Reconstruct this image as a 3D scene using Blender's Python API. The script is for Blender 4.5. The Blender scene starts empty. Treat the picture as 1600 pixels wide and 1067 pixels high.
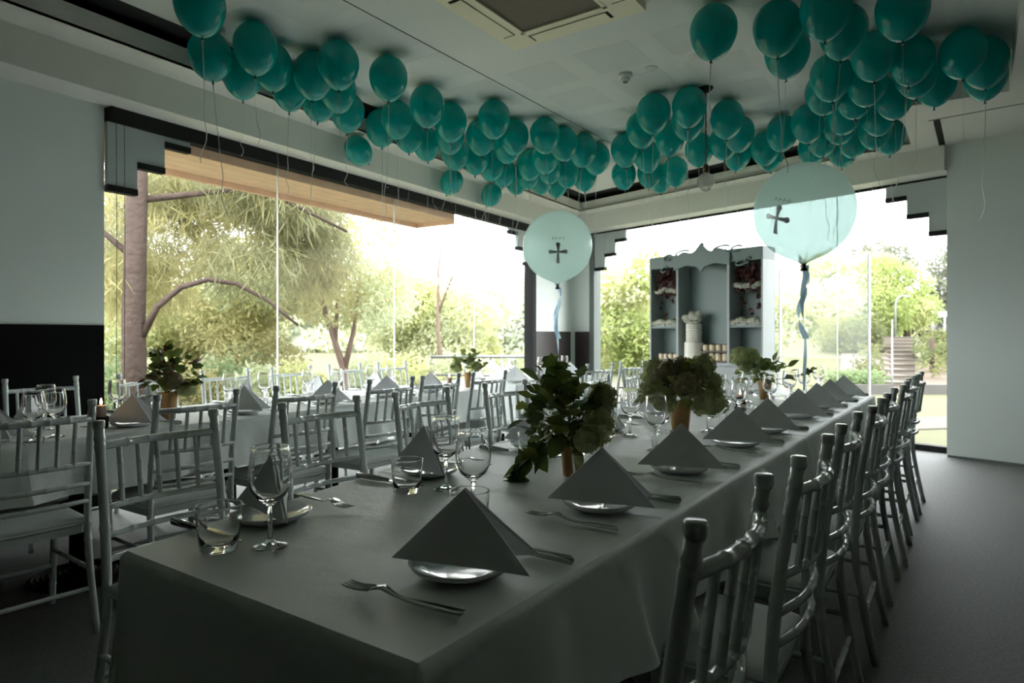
import bpy, math, random
from math import sin, cos, pi, radians, atan2, sqrt
from mathutils import Vector, Matrix

random.seed(7)
scene = bpy.context.scene
COL = scene.collection

# ------------------------------------------------------------------ camera, sky, exposure
CAM_H = 1.17
FPX = 1030.0            # focal length in pixels of a 1600 px wide frame
HORIZON = 525.0
cam_data = bpy.data.cameras.new('camera')
cam_data.sensor_width = 36.0
cam_data.lens = 36.0 * FPX / 1600.0
cam_data.shift_y = -(533.5 - HORIZON) / 1600.0
cam_data.clip_start = 0.05
cam_data.clip_end = 400
cam_data.dof.use_dof = True
cam_data.dof.focus_distance = 2.0
cam_data.dof.aperture_fstop = 5.0
cam = bpy.data.objects.new('camera', cam_data)
cam.location = (0, 0, CAM_H)
cam.rotation_euler = (radians(90), 0, 0)
COL.objects.link(cam)
scene.camera = cam

world = bpy.data.worlds.new('overcast_sky')
scene.world = world
world.use_nodes = True
wnt = world.node_tree
wnt.nodes['Background'].inputs['Color'].default_value = (0.94, 0.985, 1.0, 1)
wnt.nodes['Background'].inputs['Strength'].default_value = 4.0

sun_d = bpy.data.lights.new('hazy_sun', 'SUN')
sun_d.energy = 1.0
sun_d.angle = radians(25)
sun_d.color = (1.0, 0.96, 0.86)
sun = bpy.data.objects.new('hazy_sun', sun_d)
sun.rotation_euler = (radians(24), radians(-14), 0)
COL.objects.link(sun)

scene.view_settings.view_transform = 'Standard'
scene.view_settings.look = 'None'
scene.view_settings.gamma = 1.0
scene.view_settings.use_curve_mapping = False
scene.view_settings.exposure = 1.18
scene.cycles.use_denoising = True
scene.cycles.max_bounces = 14
scene.cycles.transparent_max_bounces = 24
scene.cycles.sample_clamp_indirect = 6.0

# ------------------------------------------------------------------ helpers
def tag(o, label=None, cat=None, group=None, kind=None):
    if label: o['label'] = label
    if cat: o['category'] = cat
    if group: o['group'] = group
    if kind: o['kind'] = kind
    return o

def empty(name, loc=(0, 0, 0), rz=0.0, parent=None):
    o = bpy.data.objects.new(name, None)
    o.empty_display_size = 0.05
    o.location = loc
    o.rotation_euler = (0, 0, rz)
    COL.objects.link(o)
    if parent: o.parent = parent
    return o

def new_obj(name, mesh, parent=None, loc=(0, 0, 0), rot=(0, 0, 0), scale=(1, 1, 1)):
    o = bpy.data.objects.new(name, mesh)
    COL.objects.link(o)
    o.location = loc
    o.rotation_euler = rot
    o.scale = scale
    if parent: o.parent = parent
    return o

def copy_tree(o, parent=None):
    c = o.copy()
    COL.objects.link(c)
    c.parent = parent
    for ch in o.children:
        copy_tree(ch, c)
    return c

class MB:
    def __init__(self):
        self.v = []; self.f = []; self.m = []
        self.mats = []
    def add(self, vs, fs, mi=0):
        b = len(self.v)
        self.v.extend([tuple(p) for p in vs])
        for f in fs:
            self.f.append(tuple(i + b for i in f)); self.m.append(mi)
    def box(self, x0, x1, y0, y1, z0, z1, mi=0, M=None):
        vs = [Vector((x, y, z)) for z in (z0, z1) for y in (y0, y1) for x in (x0, x1)]
        if M: vs = [M @ p for p in vs]
        self.add(vs, [(0, 2, 3, 1), (4, 5, 7, 6), (0, 1, 5, 4), (2, 6, 7, 3), (0, 4, 6, 2), (1, 3, 7, 5)], mi)
    def prism(self, poly, z0, z1, mi=0, M=None):
        n = len(poly)
        vs = [Vector((p[0], p[1], z0)) for p in poly] + [Vector((p[0], p[1], z1)) for p in poly]
        if M: vs = [M @ p for p in vs]
        fs = [tuple(range(n - 1, -1, -1)), tuple(range(n, 2 * n))]
        fs += [(i, (i + 1) % n, n + (i + 1) % n, n + i) for i in range(n)]
        self.add(vs, fs, mi)
    def lathe(self, prof, seg=16, c=(0, 0, 0), mi=0, M=None, cap0=True, cap1=True):
        vs = []; fs = []
        for r, z in prof:
            for k in range(seg):
                a = 2 * pi * k / seg
                vs.append(Vector((c[0] + r * cos(a), c[1] + r * sin(a), c[2] + z)))
        n = len(prof)
        for i in range(n - 1):
            for k in range(seg):
                k2 = (k + 1) % seg
                fs.append((i * seg + k, i * seg + k2, (i + 1) * seg + k2, (i + 1) * seg + k))
        if cap0 and prof[0][0] > 1e-5: fs.append(tuple(range(seg - 1, -1, -1)))
        if cap1 and prof[-1][0] > 1e-5: fs.append(tuple((n - 1) * seg + k for k in range(seg)))
        if M: vs = [M @ p for p in vs]
        self.add(vs, fs, mi)
    def tube(self, path, rad, seg=8, mi=0, cap=True, flat=None):
        pts = [Vector(p) for p in path]
        n = len(pts)
        if not isinstance(rad, (list, tuple)): rad = [rad] * n
        vs = []; fs = []
        up = Vector((0, 0, 1))
        t0 = (pts[1] - pts[0]).normalized()
        ref = Vector((1, 0, 0)) if abs(t0.dot(up)) > 0.9 else up
        nx = (ref - t0 * ref.dot(t0)).normalized()
        for i in range(n):
            if i == 0: t = pts[1] - pts[0]
            elif i == n - 1: t = pts[-1] - pts[-2]
            else: t = pts[i + 1] - pts[i - 1]
            t.normalize()
            nx = nx - t * nx.dot(t)
            if nx.length < 1e-6: nx = t.orthogonal()
            nx.normalize()
            ny = t.cross(nx)
            for k in range(seg):
                a = 2 * pi * k / seg
                sx, sy = (1, 1) if flat is None else flat
                vs.append(pts[i] + (nx * cos(a) * sx + ny * sin(a) * sy) * rad[i])
        for i in range(n - 1):
            for k in range(seg):
                k2 = (k + 1) % seg
                fs.append((i * seg + k, i * seg + k2, (i + 1) * seg + k2, (i + 1) * seg + k))
        if cap:
            fs.append(tuple(range(seg - 1, -1, -1)))
            fs.append(tuple((n - 1) * seg + k for k in range(seg)))
        self.add(vs, fs, mi)
    def sphere(self, c, r, seg=10, rings=7, mi=0, sc=(1, 1, 1)):
        prof = [(max(1e-4, sin(pi * i / rings)), -cos(pi * i / rings)) for i in range(rings + 1)]
        M = Matrix.Translation(Vector(c)) @ Matrix.Diagonal((r * sc[0], r * sc[1], r * sc[2], 1))
        self.lathe(prof, seg, mi=mi, M=M, cap0=False, cap1=False)
    def mesh(self, name, mats, smooth=False):
        me = bpy.data.meshes.new(name)
        me.from_pydata(self.v, [], self.f)
        if not isinstance(mats, (list, tuple)): mats = [mats]
        for m in mats: me.materials.append(m)
        if len(mats) > 1:
            me.polygons.foreach_set('material_index', self.m)
        if smooth:
            me.polygons.foreach_set('use_smooth', [True] * len(me.polygons))
        me.update()
        return me
    def build(self, name, mats, parent=None, smooth=False, loc=(0, 0, 0), rot=(0, 0, 0)):
        return new_obj(name, self.mesh(name, mats, smooth), parent, loc, rot)

def sharp(o, ang=40):
    o.data.set_sharp_from_angle(angle=radians(ang))
    return o

# ------------------------------------------------------------------ materials
def mat(name, col, rough=0.5, metal=0.0, spec=0.5, noise=None, bump=None, coat=0.0, trans=0.0, ior=1.45, emit=None, sheen=0.0, sub=None):
    m = bpy.data.materials.new(name)
    m.use_nodes = True
    nt = m.node_tree
    b = nt.nodes['Principled BSDF']
    b.inputs['Base Color'].default_value = (*col, 1)
    b.inputs['Roughness'].default_value = rough
    b.inputs['Metallic'].default_value = metal
    b.inputs['Specular IOR Level'].default_value = spec
    b.inputs['Coat Weight'].default_value = coat
    b.inputs['Coat Roughness'].default_value = 0.08
    b.inputs['Transmission Weight'].default_value = trans
    b.inputs['IOR'].default_value = ior
    b.inputs['Sheen Weight'].default_value = sheen
    tc = None
    if noise or bump:
        tc = nt.nodes.new('ShaderNodeTexCoord')
    if noise:                                   # (scale, amount[, detail])
        n = nt.nodes.new('ShaderNodeTexNoise')
        n.inputs['Scale'].default_value = noise[0]
        n.inputs['Detail'].default_value = noise[2] if len(noise) > 2 else 4
        nt.links.new(tc.outputs['Object'], n.inputs['Vector'])
        mx = nt.nodes.new('ShaderNodeMix'); mx.data_type = 'RGBA'
        a = noise[1]
        mx.inputs[6].default_value = (*[max(0, c * (1 - a)) for c in col], 1)
        mx.inputs[7].default_value = (*[min(1, c * (1 + a)) for c in col], 1)
        nt.links.new(n.outputs['Fac'], mx.inputs[0])
        nt.links.new(mx.outputs[2], b.inputs['Base Color'])
    if bump:                                    # (scale, strength, distance)
        n2 = nt.nodes.new('ShaderNodeTexNoise')
        n2.inputs['Scale'].default_value = bump[0]
        n2.inputs['Detail'].default_value = 5
        nt.links.new(tc.outputs['Object'], n2.inputs['Vector'])
        bp = nt.nodes.new('ShaderNodeBump')
        bp.inputs['Strength'].default_value = bump[1]
        bp.inputs['Distance'].default_value = bump[2] if len(bump) > 2 else 0.01
        nt.links.new(n2.outputs['Fac'], bp.inputs['Height'])
        nt.links.new(bp.outputs['Normal'], b.inputs['Normal'])
    if emit:
        b.inputs['Emission Color'].default_value = (*emit[0], 1)
        b.inputs['Emission Strength'].default_value = emit[1]
    return m

def mat_translucent(name, col, tcol, fac=0.4, rough=0.5, gloss=0.0, noise=None):
    """diffuse + light passing through (leaves, balloon skin)"""
    m = bpy.data.materials.new(name)
    m.use_nodes = True
    nt = m.node_tree
    out = nt.nodes['Material Output']
    b = nt.nodes['Principled BSDF']
    b.inputs['Base Color'].default_value = (*col, 1)
    b.inputs['Roughness'].default_value = rough
    b.inputs['Specular IOR Level'].default_value = 0.5 if gloss == 0 else gloss
    t = nt.nodes.new('ShaderNodeBsdfTranslucent')
    t.inputs['Color'].default_value = (*tcol, 1)
    mx = nt.nodes.new('ShaderNodeMixShader')
    mx.inputs[0].default_value = fac
    nt.links.new(b.outputs[0], mx.inputs[1])
    nt.links.new(t.outputs[0], mx.inputs[2])
    nt.links.new(mx.outputs[0], out.inputs['Surface'])
    if noise:
        tc = nt.nodes.new('ShaderNodeTexCoord')
        n = nt.nodes.new('ShaderNodeTexNoise'); n.inputs['Scale'].default_value = noise[0]
        nt.links.new(tc.outputs['Object'], n.inputs['Vector'])
        for tgt, c in ((b.inputs['Base Color'], col), (t.inputs['Color'], tcol)):
            q = nt.nodes.new('ShaderNodeMix'); q.data_type = 'RGBA'
            a = noise[1]
            q.inputs[6].default_value = (*[max(0, k * (1 - a)) for k in c], 1)
            q.inputs[7].default_value = (*[min(1, k * (1 + a)) for k in c], 1)
            nt.links.new(n.outputs['Fac'], q.inputs[0])
            nt.links.new(q.outputs[2], tgt)
    return m

def mat_pane(name, haze=0.0, tint=(1, 1, 1), hcol=(0.8, 0.9, 0.85)):
    """thin window glass: light passes straight through, Fresnel reflection on top"""
    m = bpy.data.materials.new(name)
    m.use_nodes = True
    nt = m.node_tree
    nt.nodes.remove(nt.nodes['Principled BSDF'])
    out = nt.nodes['Material Output']
    tr = nt.nodes.new('ShaderNodeBsdfTransparent'); tr.inputs[0].default_value = (*tint, 1)
    gl = nt.nodes.new('ShaderNodeBsdfGlossy'); gl.inputs['Roughness'].default_value = 0.0
    lw = nt.nodes.new('ShaderNodeLayerWeight'); lw.inputs['Blend'].default_value = 0.5
    pw = nt.nodes.new('ShaderNodeMath'); pw.operation = 'POWER'; pw.inputs[1].default_value = 5.0
    ma = nt.nodes.new('ShaderNodeMath'); ma.operation = 'MULTIPLY_ADD'; ma.inputs[1].default_value = 0.35; ma.inputs[2].default_value = 0.003
    nt.links.new(lw.outputs['Facing'], pw.inputs[0]); nt.links.new(pw.outputs[0], ma.inputs[0])
    mx = nt.nodes.new('ShaderNodeMixShader')
    nt.links.new(ma.outputs[0], mx.inputs[0])
    nt.links.new(tr.outputs[0], mx.inputs[1]); nt.links.new(gl.outputs[0], mx.inputs[2])
    last = mx
    if haze > 0:
        d = nt.nodes.new('ShaderNodeBsdfTranslucent'); d.inputs[0].default_value = (*hcol, 1)
        m2 = nt.nodes.new('ShaderNodeMixShader'); m2.inputs[0].default_value = haze
        nt.links.new(mx.outputs[0], m2.inputs[1]); nt.links.new(d.outputs[0], m2.inputs[2])
        last = m2
    nt.links.new(last.outputs[0], out.inputs['Surface'])
    return m

def mat_glass(name, col=(1, 1, 1), rough=0.0, ior=1.45):
    return mat(name, col, rough, trans=1.0, ior=ior)

M = {}
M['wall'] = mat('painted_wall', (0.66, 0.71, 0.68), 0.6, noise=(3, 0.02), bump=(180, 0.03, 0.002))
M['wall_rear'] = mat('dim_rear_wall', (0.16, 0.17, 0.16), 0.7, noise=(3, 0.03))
M['ceiling'] = mat('ceiling_paint', (0.70, 0.73, 0.70), 0.7, noise=(2, 0.02))
M['ceiling_panel'] = mat('acoustic_panel', (0.655, 0.685, 0.66), 0.8, noise=(60, 0.05))
M['soffit'] = mat('soffit_paint', (0.72, 0.72, 0.66), 0.65, noise=(2, 0.02))
M['cove'] = mat('cove_black_shade', (0.015, 0.016, 0.016), 0.8, noise=(4, 0.1))
M['dado'] = mat('black_dado', (0.004, 0.004, 0.0045), 0.85, spec=0.1, noise=(6, 0.2))
M['dado_brown'] = mat('brown_dado', (0.035, 0.029, 0.027), 0.4, noise=(6, 0.15))
M['black_frame'] = mat('black_aluminium', (0.010, 0.011, 0.011), 0.65, spec=0.2, noise=(20, 0.1))
M['grey_frame'] = mat('grey_aluminium', (0.12, 0.14, 0.13), 0.45, noise=(20, 0.1))
M['pelmet'] = mat('pelmet_panel', (0.42, 0.46, 0.45), 0.6, noise=(5, 0.03))
M['carpet'] = mat('grey_carpet', (0.16, 0.165, 0.16), 0.6, noise=(75, 0.55, 6), bump=(160, 0.6, 0.008), spec=0.4)
M['cloth'] = mat('white_tablecloth', (0.871, 0.913, 0.892), 0.5, noise=(4, 0.03), bump=(4, 0.32, 0.04), sheen=0.1)
M['napkin'] = mat('white_napkin', (0.873, 0.897, 0.909), 0.85, noise=(12, 0.03), bump=(400, 0.15, 0.001))
M['chair'] = mat('white_chair_lacquer', (0.64, 0.69, 0.67), 0.2, coat=0.4, noise=(9, 0.05))
M['cushion'] = mat('ivory_cushion', (0.74, 0.77, 0.76), 0.85, noise=(8, 0.04), bump=(30, 0.12, 0.01))
M['plate'] = mat('white_porcelain', (0.80, 0.83, 0.82), 0.12, coat=0.5, noise=(5, 0.01))
M['steel'] = mat('cutlery_steel', (0.55, 0.58, 0.56), 0.16, metal=1.0, noise=(15, 0.05))
M['glass'] = mat_glass('clear_glass')
M['gold'] = mat('gold_vase', (0.38, 0.23, 0.10), 0.38, metal=0.75, noise=(24, 0.3), bump=(45, 0.25, 0.004))
M['leaf'] = mat_translucent('dark_leaf', (0.075, 0.121, 0.034), (0.14, 0.22, 0.04), 0.3, 0.35, noise=(14, 0.35))
M['leaf2'] = mat_translucent('mid_leaf', (0.184, 0.230, 0.057), (0.28, 0.34, 0.07), 0.35, 0.4, noise=(14, 0.35))
M['blossom'] = mat_translucent('green_blossom', (0.50, 0.55, 0.29), (0.6, 0.65, 0.3), 0.35, 0.7, noise=(30, 0.25))
M['blossom2'] = mat_translucent('dusky_blossom', (0.36, 0.33, 0.19), (0.42, 0.38, 0.2), 0.3, 0.7, noise=(30, 0.35))
M['blossom3'] = mat_translucent('white_blossom', (0.72, 0.72, 0.62), (0.6, 0.6, 0.5), 0.35, 0.7, noise=(30, 0.1))
M['redleaf'] = mat_translucent('wine_leaf', (0.085, 0.028, 0.024), (0.14, 0.045, 0.035), 0.3, 0.5, noise=(14, 0.4))
M['stem'] = mat('plant_stem', (0.06, 0.075, 0.03), 0.6, noise=(20, 0.2))
M['balloon'] = mat_translucent('teal_balloon_skin', (0.0, 0.44, 0.425), (0.0, 0.62, 0.59), 0.42, 0.12, gloss=0.4)
_b = M['balloon'].node_tree.nodes['Principled BSDF']; _b.inputs['Coat Weight'].default_value = 0.45; _b.inputs['Coat Roughness'].default_value = 0.02; _b.inputs['Coat IOR'].default_value = 1.5
M['knot'] = mat('teal_knot', (0.0, 0.06, 0.06), 0.4, noise=(40, 0.2))
M['ribbon'] = mat('curling_ribbon', (0.75, 0.78, 0.74), 0.35, noise=(30, 0.05))
M['big_balloon'] = mat_translucent('pale_balloon_skin', (0.36, 0.60, 0.58), (0.86, 0.965, 0.94), 0.72, 0.16, gloss=0.5)
_nt = M['big_balloon'].node_tree                 # stretched latex lets some light straight through
_tr = _nt.nodes.new('ShaderNodeBsdfTransparent'); _tr.inputs[0].default_value = (0.80, 0.93, 0.90, 1)
_mx = _nt.nodes.new('ShaderNodeMixShader'); _mx.inputs[0].default_value = 0.30
_old = _nt.nodes['Material Output'].inputs['Surface'].links[0].from_socket
_nt.links.new(_old, _mx.inputs[1]); _nt.links.new(_tr.outputs[0], _mx.inputs[2])
_nt.links.new(_mx.outputs[0], _nt.nodes['Material Output'].inputs['Surface'])
M['silver'] = mat('silver_print', (0.28, 0.31, 0.31), 0.4, metal=0.6, noise=(40, 0.1))
M['blue_ribbon'] = mat_translucent('pale_blue_ribbon', (0.45, 0.62, 0.74), (0.5, 0.7, 0.85), 0.35, 0.4)
M['pane'] = mat_pane('window_glass')
M['hazy_pane'] = mat_pane('reflection_haze', 0.035)
M['timber'] = mat('eave_timber', (0.78, 0.52, 0.34), 0.6, noise=(6, 0.18))
M['pole_black'] = mat('cast_iron', (0.008, 0.008, 0.008), 0.6, spec=0.3, noise=(10, 0.2))
M['table_top'] = mat('table_laminate', (0.05, 0.04, 0.035), 0.4, noise=(10, 0.2))
M['ac'] = mat('ac_plastic', (0.80, 0.76, 0.56), 0.45, noise=(6, 0.03))
M['ac_dark'] = mat('ac_filter', (0.16, 0.135, 0.10), 0.7, noise=(90, 0.3))
M['plastic'] = mat('white_plastic', (0.72, 0.73, 0.72), 0.35, noise=(6, 0.02))
M['black'] = mat('black_plastic', (0.01, 0.01, 0.01), 0.4, noise=(6, 0.1))
M['brass'] = mat('dark_brass', (0.10, 0.075, 0.045), 0.4, metal=0.7, noise=(12, 0.2))
M['wax'] = mat('candle_wax', (0.62, 0.45, 0.36), 0.5, noise=(10, 0.05))
M['flame'] = mat('candle_flame', (1, 0.7, 0.35), 0.5, emit=((1.0, 0.62, 0.28), 9.0), noise=(10, 0.05))
M['holder'] = mat('dark_red_glass', (0.045, 0.012, 0.010), 0.12, noise=(10, 0.2))
M['cabinet'] = mat('display_paint_shaded', (0.155, 0.21, 0.20), 0.45, noise=(6, 0.03))  # shade of the backlit front is darkened into this paint
M['cabinet_side'] = mat('display_paint_lit', (0.336, 0.368, 0.364), 0.45, noise=(6, 0.03))  # paler copy of the paint, window light put into its colour
M['icing'] = mat('cake_icing', (0.78, 0.75, 0.66), 0.6, noise=(25, 0.06), bump=(60, 0.2, 0.004))
M['choc'] = mat('chocolate_box', (0.045, 0.025, 0.018), 0.4, noise=(20, 0.2))
M['jar'] = mat('cream_treat', (0.62, 0.52, 0.36), 0.5, noise=(40, 0.4))
M['grass'] = mat('lawn', (0.108, 0.108, 0.065), 0.95, noise=(0.7, 0.22, 6), spec=0.1)
M['paving'] = mat('pale_paving', (0.112, 0.102, 0.089), 0.9, noise=(1.5, 0.12), spec=0.1)
M['earth'] = mat('red_earth', (0.132, 0.106, 0.086), 0.95, noise=(1.2, 0.3, 6), spec=0.1)
M['step'] = mat('stair_stone', (0.167, 0.141, 0.121), 0.9, noise=(3, 0.12), spec=0.1)
M['concrete'] = mat('concrete_kerb', (0.095, 0.090, 0.084), 0.9, noise=(3, 0.12), spec=0.1)
M['bark'] = mat('grey_bark', (0.071, 0.052, 0.044), 0.9, noise=(6, 0.3, 6), bump=(12, 0.6, 0.05), spec=0.1)
M['bark_pink'] = mat('pink_bark', (0.179, 0.127, 0.108), 0.9, noise=(5, 0.25), spec=0.1)
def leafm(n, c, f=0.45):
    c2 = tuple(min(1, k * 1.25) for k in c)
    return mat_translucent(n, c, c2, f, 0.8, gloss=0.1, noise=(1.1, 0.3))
M['f_olive'] = leafm('casuarina_needles', (0.212, 0.212, 0.117))
M['f_olive2'] = leafm('casuarina_needles_pale', (0.366, 0.341, 0.173))
M['f_gum'] = leafm('gum_leaves', (0.407, 0.440, 0.282))  # this, yellow and pale far leaves: haze lightened into the colour
M['f_yellow'] = leafm('yellow_green_leaves', (0.458, 0.470, 0.234))
M['f_lime'] = leafm('lime_leaves', (0.265, 0.314, 0.114))
M['f_grey'] = leafm('grey_green_leaves', (0.461, 0.491, 0.382))
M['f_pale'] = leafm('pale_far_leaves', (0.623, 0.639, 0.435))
M['f_deep'] = leafm('deep_shrub_leaves', (0.181, 0.237, 0.118))
M['f_bank'] = leafm('bank_shrub_leaves', (0.105, 0.125, 0.055))
M['f_bank2'] = leafm('bank_tuft_leaves', (0.16, 0.165, 0.07))
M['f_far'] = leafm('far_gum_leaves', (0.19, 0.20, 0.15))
M['bank'] = mat('pink_bank_paving', (0.125, 0.108, 0.098), 0.9, noise=(2, 0.15), spec=0.1)
M['galv'] = mat('galvanised_steel', (0.192, 0.200, 0.200), 0.5, metal=0.3, noise=(8, 0.1))
M['car_dark'] = mat('dark_car_paint', (0.02, 0.022, 0.026), 0.25, coat=0.6, noise=(4, 0.05))
M['car_white'] = mat('white_car_paint', (0.30, 0.31, 0.33), 0.25, coat=0.6, noise=(4, 0.02))
M['car_glass'] = mat('car_glass', (0.03, 0.035, 0.04), 0.08, noise=(4, 0.05))
M['tyre'] = mat('tyre_rubber', (0.015, 0.015, 0.015), 0.8, noise=(12, 0.1))

# ------------------------------------------------------------------ frames of reference
class Frame:
    """plan frame: origin, u along the table, v to its left; rz turns local +x onto u"""
    def __init__(self, o, ang):
        self.o = Vector((o[0], o[1], 0)); a = radians(ang)
        self.U = Vector((sin(a), cos(a), 0)); self.V = Vector((-cos(a), sin(a), 0))
        self.rz = atan2(self.U.y, self.U.x)
    def at(self, u, v, z=0.0):
        p = self.o + self.U * u + self.V * v
        return Vector((p.x, p.y, z))
    def uv(self, p):
        d = Vector((p[0], p[1], 0)) - self.o
        return d.dot(self.U), d.dot(self.V)

TZ = 0.735                                  # height of the cloth on every table
FM = Frame((-0.125, 0.877), 35.0)           # long table in front
pA = FM.at(3.63, 2.70)
FA = Frame((pA.x, pA.y), 31.6)              # window-side tables; u < 0 towards the camera

def on_plane(px, py, z):
    """plan point whose view direction passes px, py at height z (measuring the photograph)"""
    d = (CAM_H - z) * FPX / (py - HORIZON)
    return Vector(((px - 800.0) / FPX * d, d, z))

def ray_at(px, d, z):
    return Vector(((px - 800.0) / FPX * d, d, z))

# walls: left wall runs from L0 along LD; back wall from the corner along BD
L0 = Vector((-2.82, 4.61, 0)); LD = Vector((0.5293, 0.8485, 0)); LN = Vector((-0.8485, 0.5293, 0))
K0 = L0 + LD * 7.134
BD = Vector((0.636, -0.772, 0)).normalized(); BN = Vector((0.772, 0.636, 0)).normalized()
Z = Vector((0, 0, 1))
def wl(t, o=0.0, z=0.0):                    # o = distance into the room
    p = L0 + LD * t - LN * o
    return Vector((p.x, p.y, z))
def wb(s, o=0.0, z=0.0):
    p = K0 + BD * s - BN * o
    return Vector((p.x, p.y, z))
rz_l = atan2(LD.y, LD.x)
rz_b = atan2(BD.y, BD.x)
# local matrices: x along the wall, y outwards, z up
ML = Matrix.Translation(L0) @ Matrix.Rotation(rz_l, 4, 'Z')
MBk = Matrix.Translation(K0) @ Matrix.Rotation(rz_b, 4, 'Z')
# ------------------------------------------------------------------ room shell
Z_CEIL, Z_LIP, Z_S1, Z_S2 = 3.20, 3.13, 3.015, 2.77
def corner(o):
    p = wl(0, o); q = wb(0, o)
    # p + a LD = q + b BD
    det = LD.x * (-BD.y) - LD.y * (-BD.x)
    dx, dy = q.x - p.x, q.y - p.y
    a = (dx * (-BD.y) - dy * (-BD.x)) / det
    return Vector((p.x + LD.x * a, p.y + LD.y * a, 0))
def structure(o, label, cat=None):
    return tag(o, label, cat, kind='structure')

A_ = wl(-9.5); R_ = wb(10.2)
B_ = Vector((2.6, -6.2, 0)); B2_ = Vector((7.2, -2.2, 0))
room_poly = [A_, B_, B2_, R_, K0]
out = MB(); out.prism([(p.x, p.y) for p in room_poly], -0.2, 0.0)
floor = structure(out.build('floor', M['carpet']), 'dark grey carpet floor of the function room', 'floor')

m = MB(); m.prism([(p.x, p.y) for p in room_poly], Z_CEIL, Z_CEIL + 0.1)
ceiling = structure(m.build('ceiling', M['ceiling']), 'pale grey ceiling with faint square acoustic panels', 'ceiling')
# acoustic squares, 2 mm proud, following the table direction
pm = MB(); pm.box(-0.215, 0.215, -0.215, 0.215, -0.001, 0.0)
panel_mesh = pm.mesh('acoustic_square', M['ceiling_panel'])
c1 = Vector((0.735, 4.82, 0)); cu, cv = FM.uv(c1)
AC_U, AC_V = None, None
acc = on_plane(805, 78.75, Z_CEIL - 0.05); acr = on_plane(1010, 17.5, Z_CEIL - 0.05)
AC_S = (acr - acc).length
ac_c = acc + (acr - acc) * 0.5 - FM.U * AC_S * 0.5
for i in range(-8, 6):
    for j in range(-3, 4):
        p = FM.at(cu + i * 0.6, cv + j * 0.6)
        u, v = FM.uv(p)
        au, av = FM.uv(ac_c)
        if abs(u - au) < AC_S / 2 + 0.2 and abs(v - av) < AC_S / 2 + 0.2: continue
        if not (-2 < u < 6.6): continue
        dl = -(p - L0).dot(LN); db = -(p - K0).dot(BN)
        if dl < 1.15 or db < 1.0: continue
        if p.y < -1: continue
        new_obj('panel', panel_mesh, ceiling, (p.x, p.y, Z_CEIL), (0, 0, FM.rz))
# straight joint across the ceiling
j0 = on_plane(537.7, 0.5, Z_CEIL); j1 = on_plane(1000, 248, Z_CEIL)
jm = MB(); d = (j1 - j0).normalized(); n = Vector((-d.y, d.x, 0)) * 0.004
jm.prism([(q.x, q.y) for q in (j0 - d * 3 - n, j1 - n, j1 + n, j0 - d * 3 + n)], Z_CEIL - 0.002, Z_CEIL + 0.01)
jm.build('joint', M['black_frame'], ceiling)

# bulkhead round the two window walls: two stepped soffits and a lip
def sweep(mb, o0, o1, z0, z1, t_start=-9.5, s_end=5.37):
    c0, c1_ = corner(o0), corner(o1)
    a0, a1 = wl(t_start, o0), wl(t_start, o1)
    b0, b1 = wb(s_end, o0), wb(s_end, o1)
    mb.prism([(p.x, p.y) for p in (a0, c0, c1_, a1)][::-1], z0, z1)
    mb.prism([(p.x, p.y) for p in (c0, b0, b1, c1_)][::-1], z0, z1)
m = MB(); sweep(m, -0.12, 0.27, Z_S2, Z_S1 + 0.001)
structure(m.build('trim_1', M['soffit']), 'lower step of the pale plaster bulkhead above the windows', 'bulkhead')
m = MB(); sweep(m, -0.12, 0.57, Z_S1, Z_S1 + 0.04, s_end=5.17); sweep(m, 0.53, 0.57, Z_S1, Z_LIP, s_end=5.17)
structure(m.build('trim_2', M['soffit']), 'upper step and lip of the pale plaster bulkhead', 'bulkhead')
m = MB(); sweep(m, 0.18, 0.22, Z_S1 + 0.04, Z_CEIL, s_end=5.17); sweep(m, 0.2, 0.71, Z_CEIL - 0.003, Z_CEIL + 0.002, s_end=5.1)  # black strip on the ceiling stands in for shade behind the lip
structure(m.build('trim_3', M['cove']), 'black ceiling cove with the shade behind its lip painted in', 'cove')
# dropped ceiling over the right-hand wall
sA, sB, sC = Vector((3.83, 6.33, 0)), Vector((3.125, 5.325, 0)), Vector((3.75, 4.97, 0))
sD = sC - FM.U * 11.0
rs = [sA, sB, sC, sD, Vector((sD.x + 2.0, sD.y - 1.5, 0)), B2_, R_, wb(5.17, -0.1)]
m = MB(); m.prism([(p.x, p.y) for p in rs][::-1], Z_S1, Z_CEIL + 0.02)
soff = structure(m.build('trim_4', M['soffit']), 'dropped plaster ceiling beside the right-hand wall', 'ceiling')
# slot of an access hatch in it
h0 = on_plane(1463, 187, Z_S1); h1 = on_plane(1475, 239, Z_S1); h2 = on_plane(1600, 161.6, Z_S1)
def strip(mb, a, b, w, z0, z1):
    d = (b - a).normalized(); n = Vector((-d.y, d.x, 0)) * w * 0.5
    mb.prism([(q.x, q.y) for q in (a - n, b - n, b + n, a + n)], z0, z1)
m = MB(); strip(m, h0, h1, 0.05, Z_S1 - 0.003, Z_S1 + 0.01)
m.build('slot', M['black_frame'], soff)
m = MB(); strip(m, h0 + Vector((-.05, .03, 0)), h2 + (h2 - h0) * 0.8, 0.016, Z_S1 - 0.003, Z_S1 + 0.01)
m.build('slot', M['grey_frame'], soff)

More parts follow.
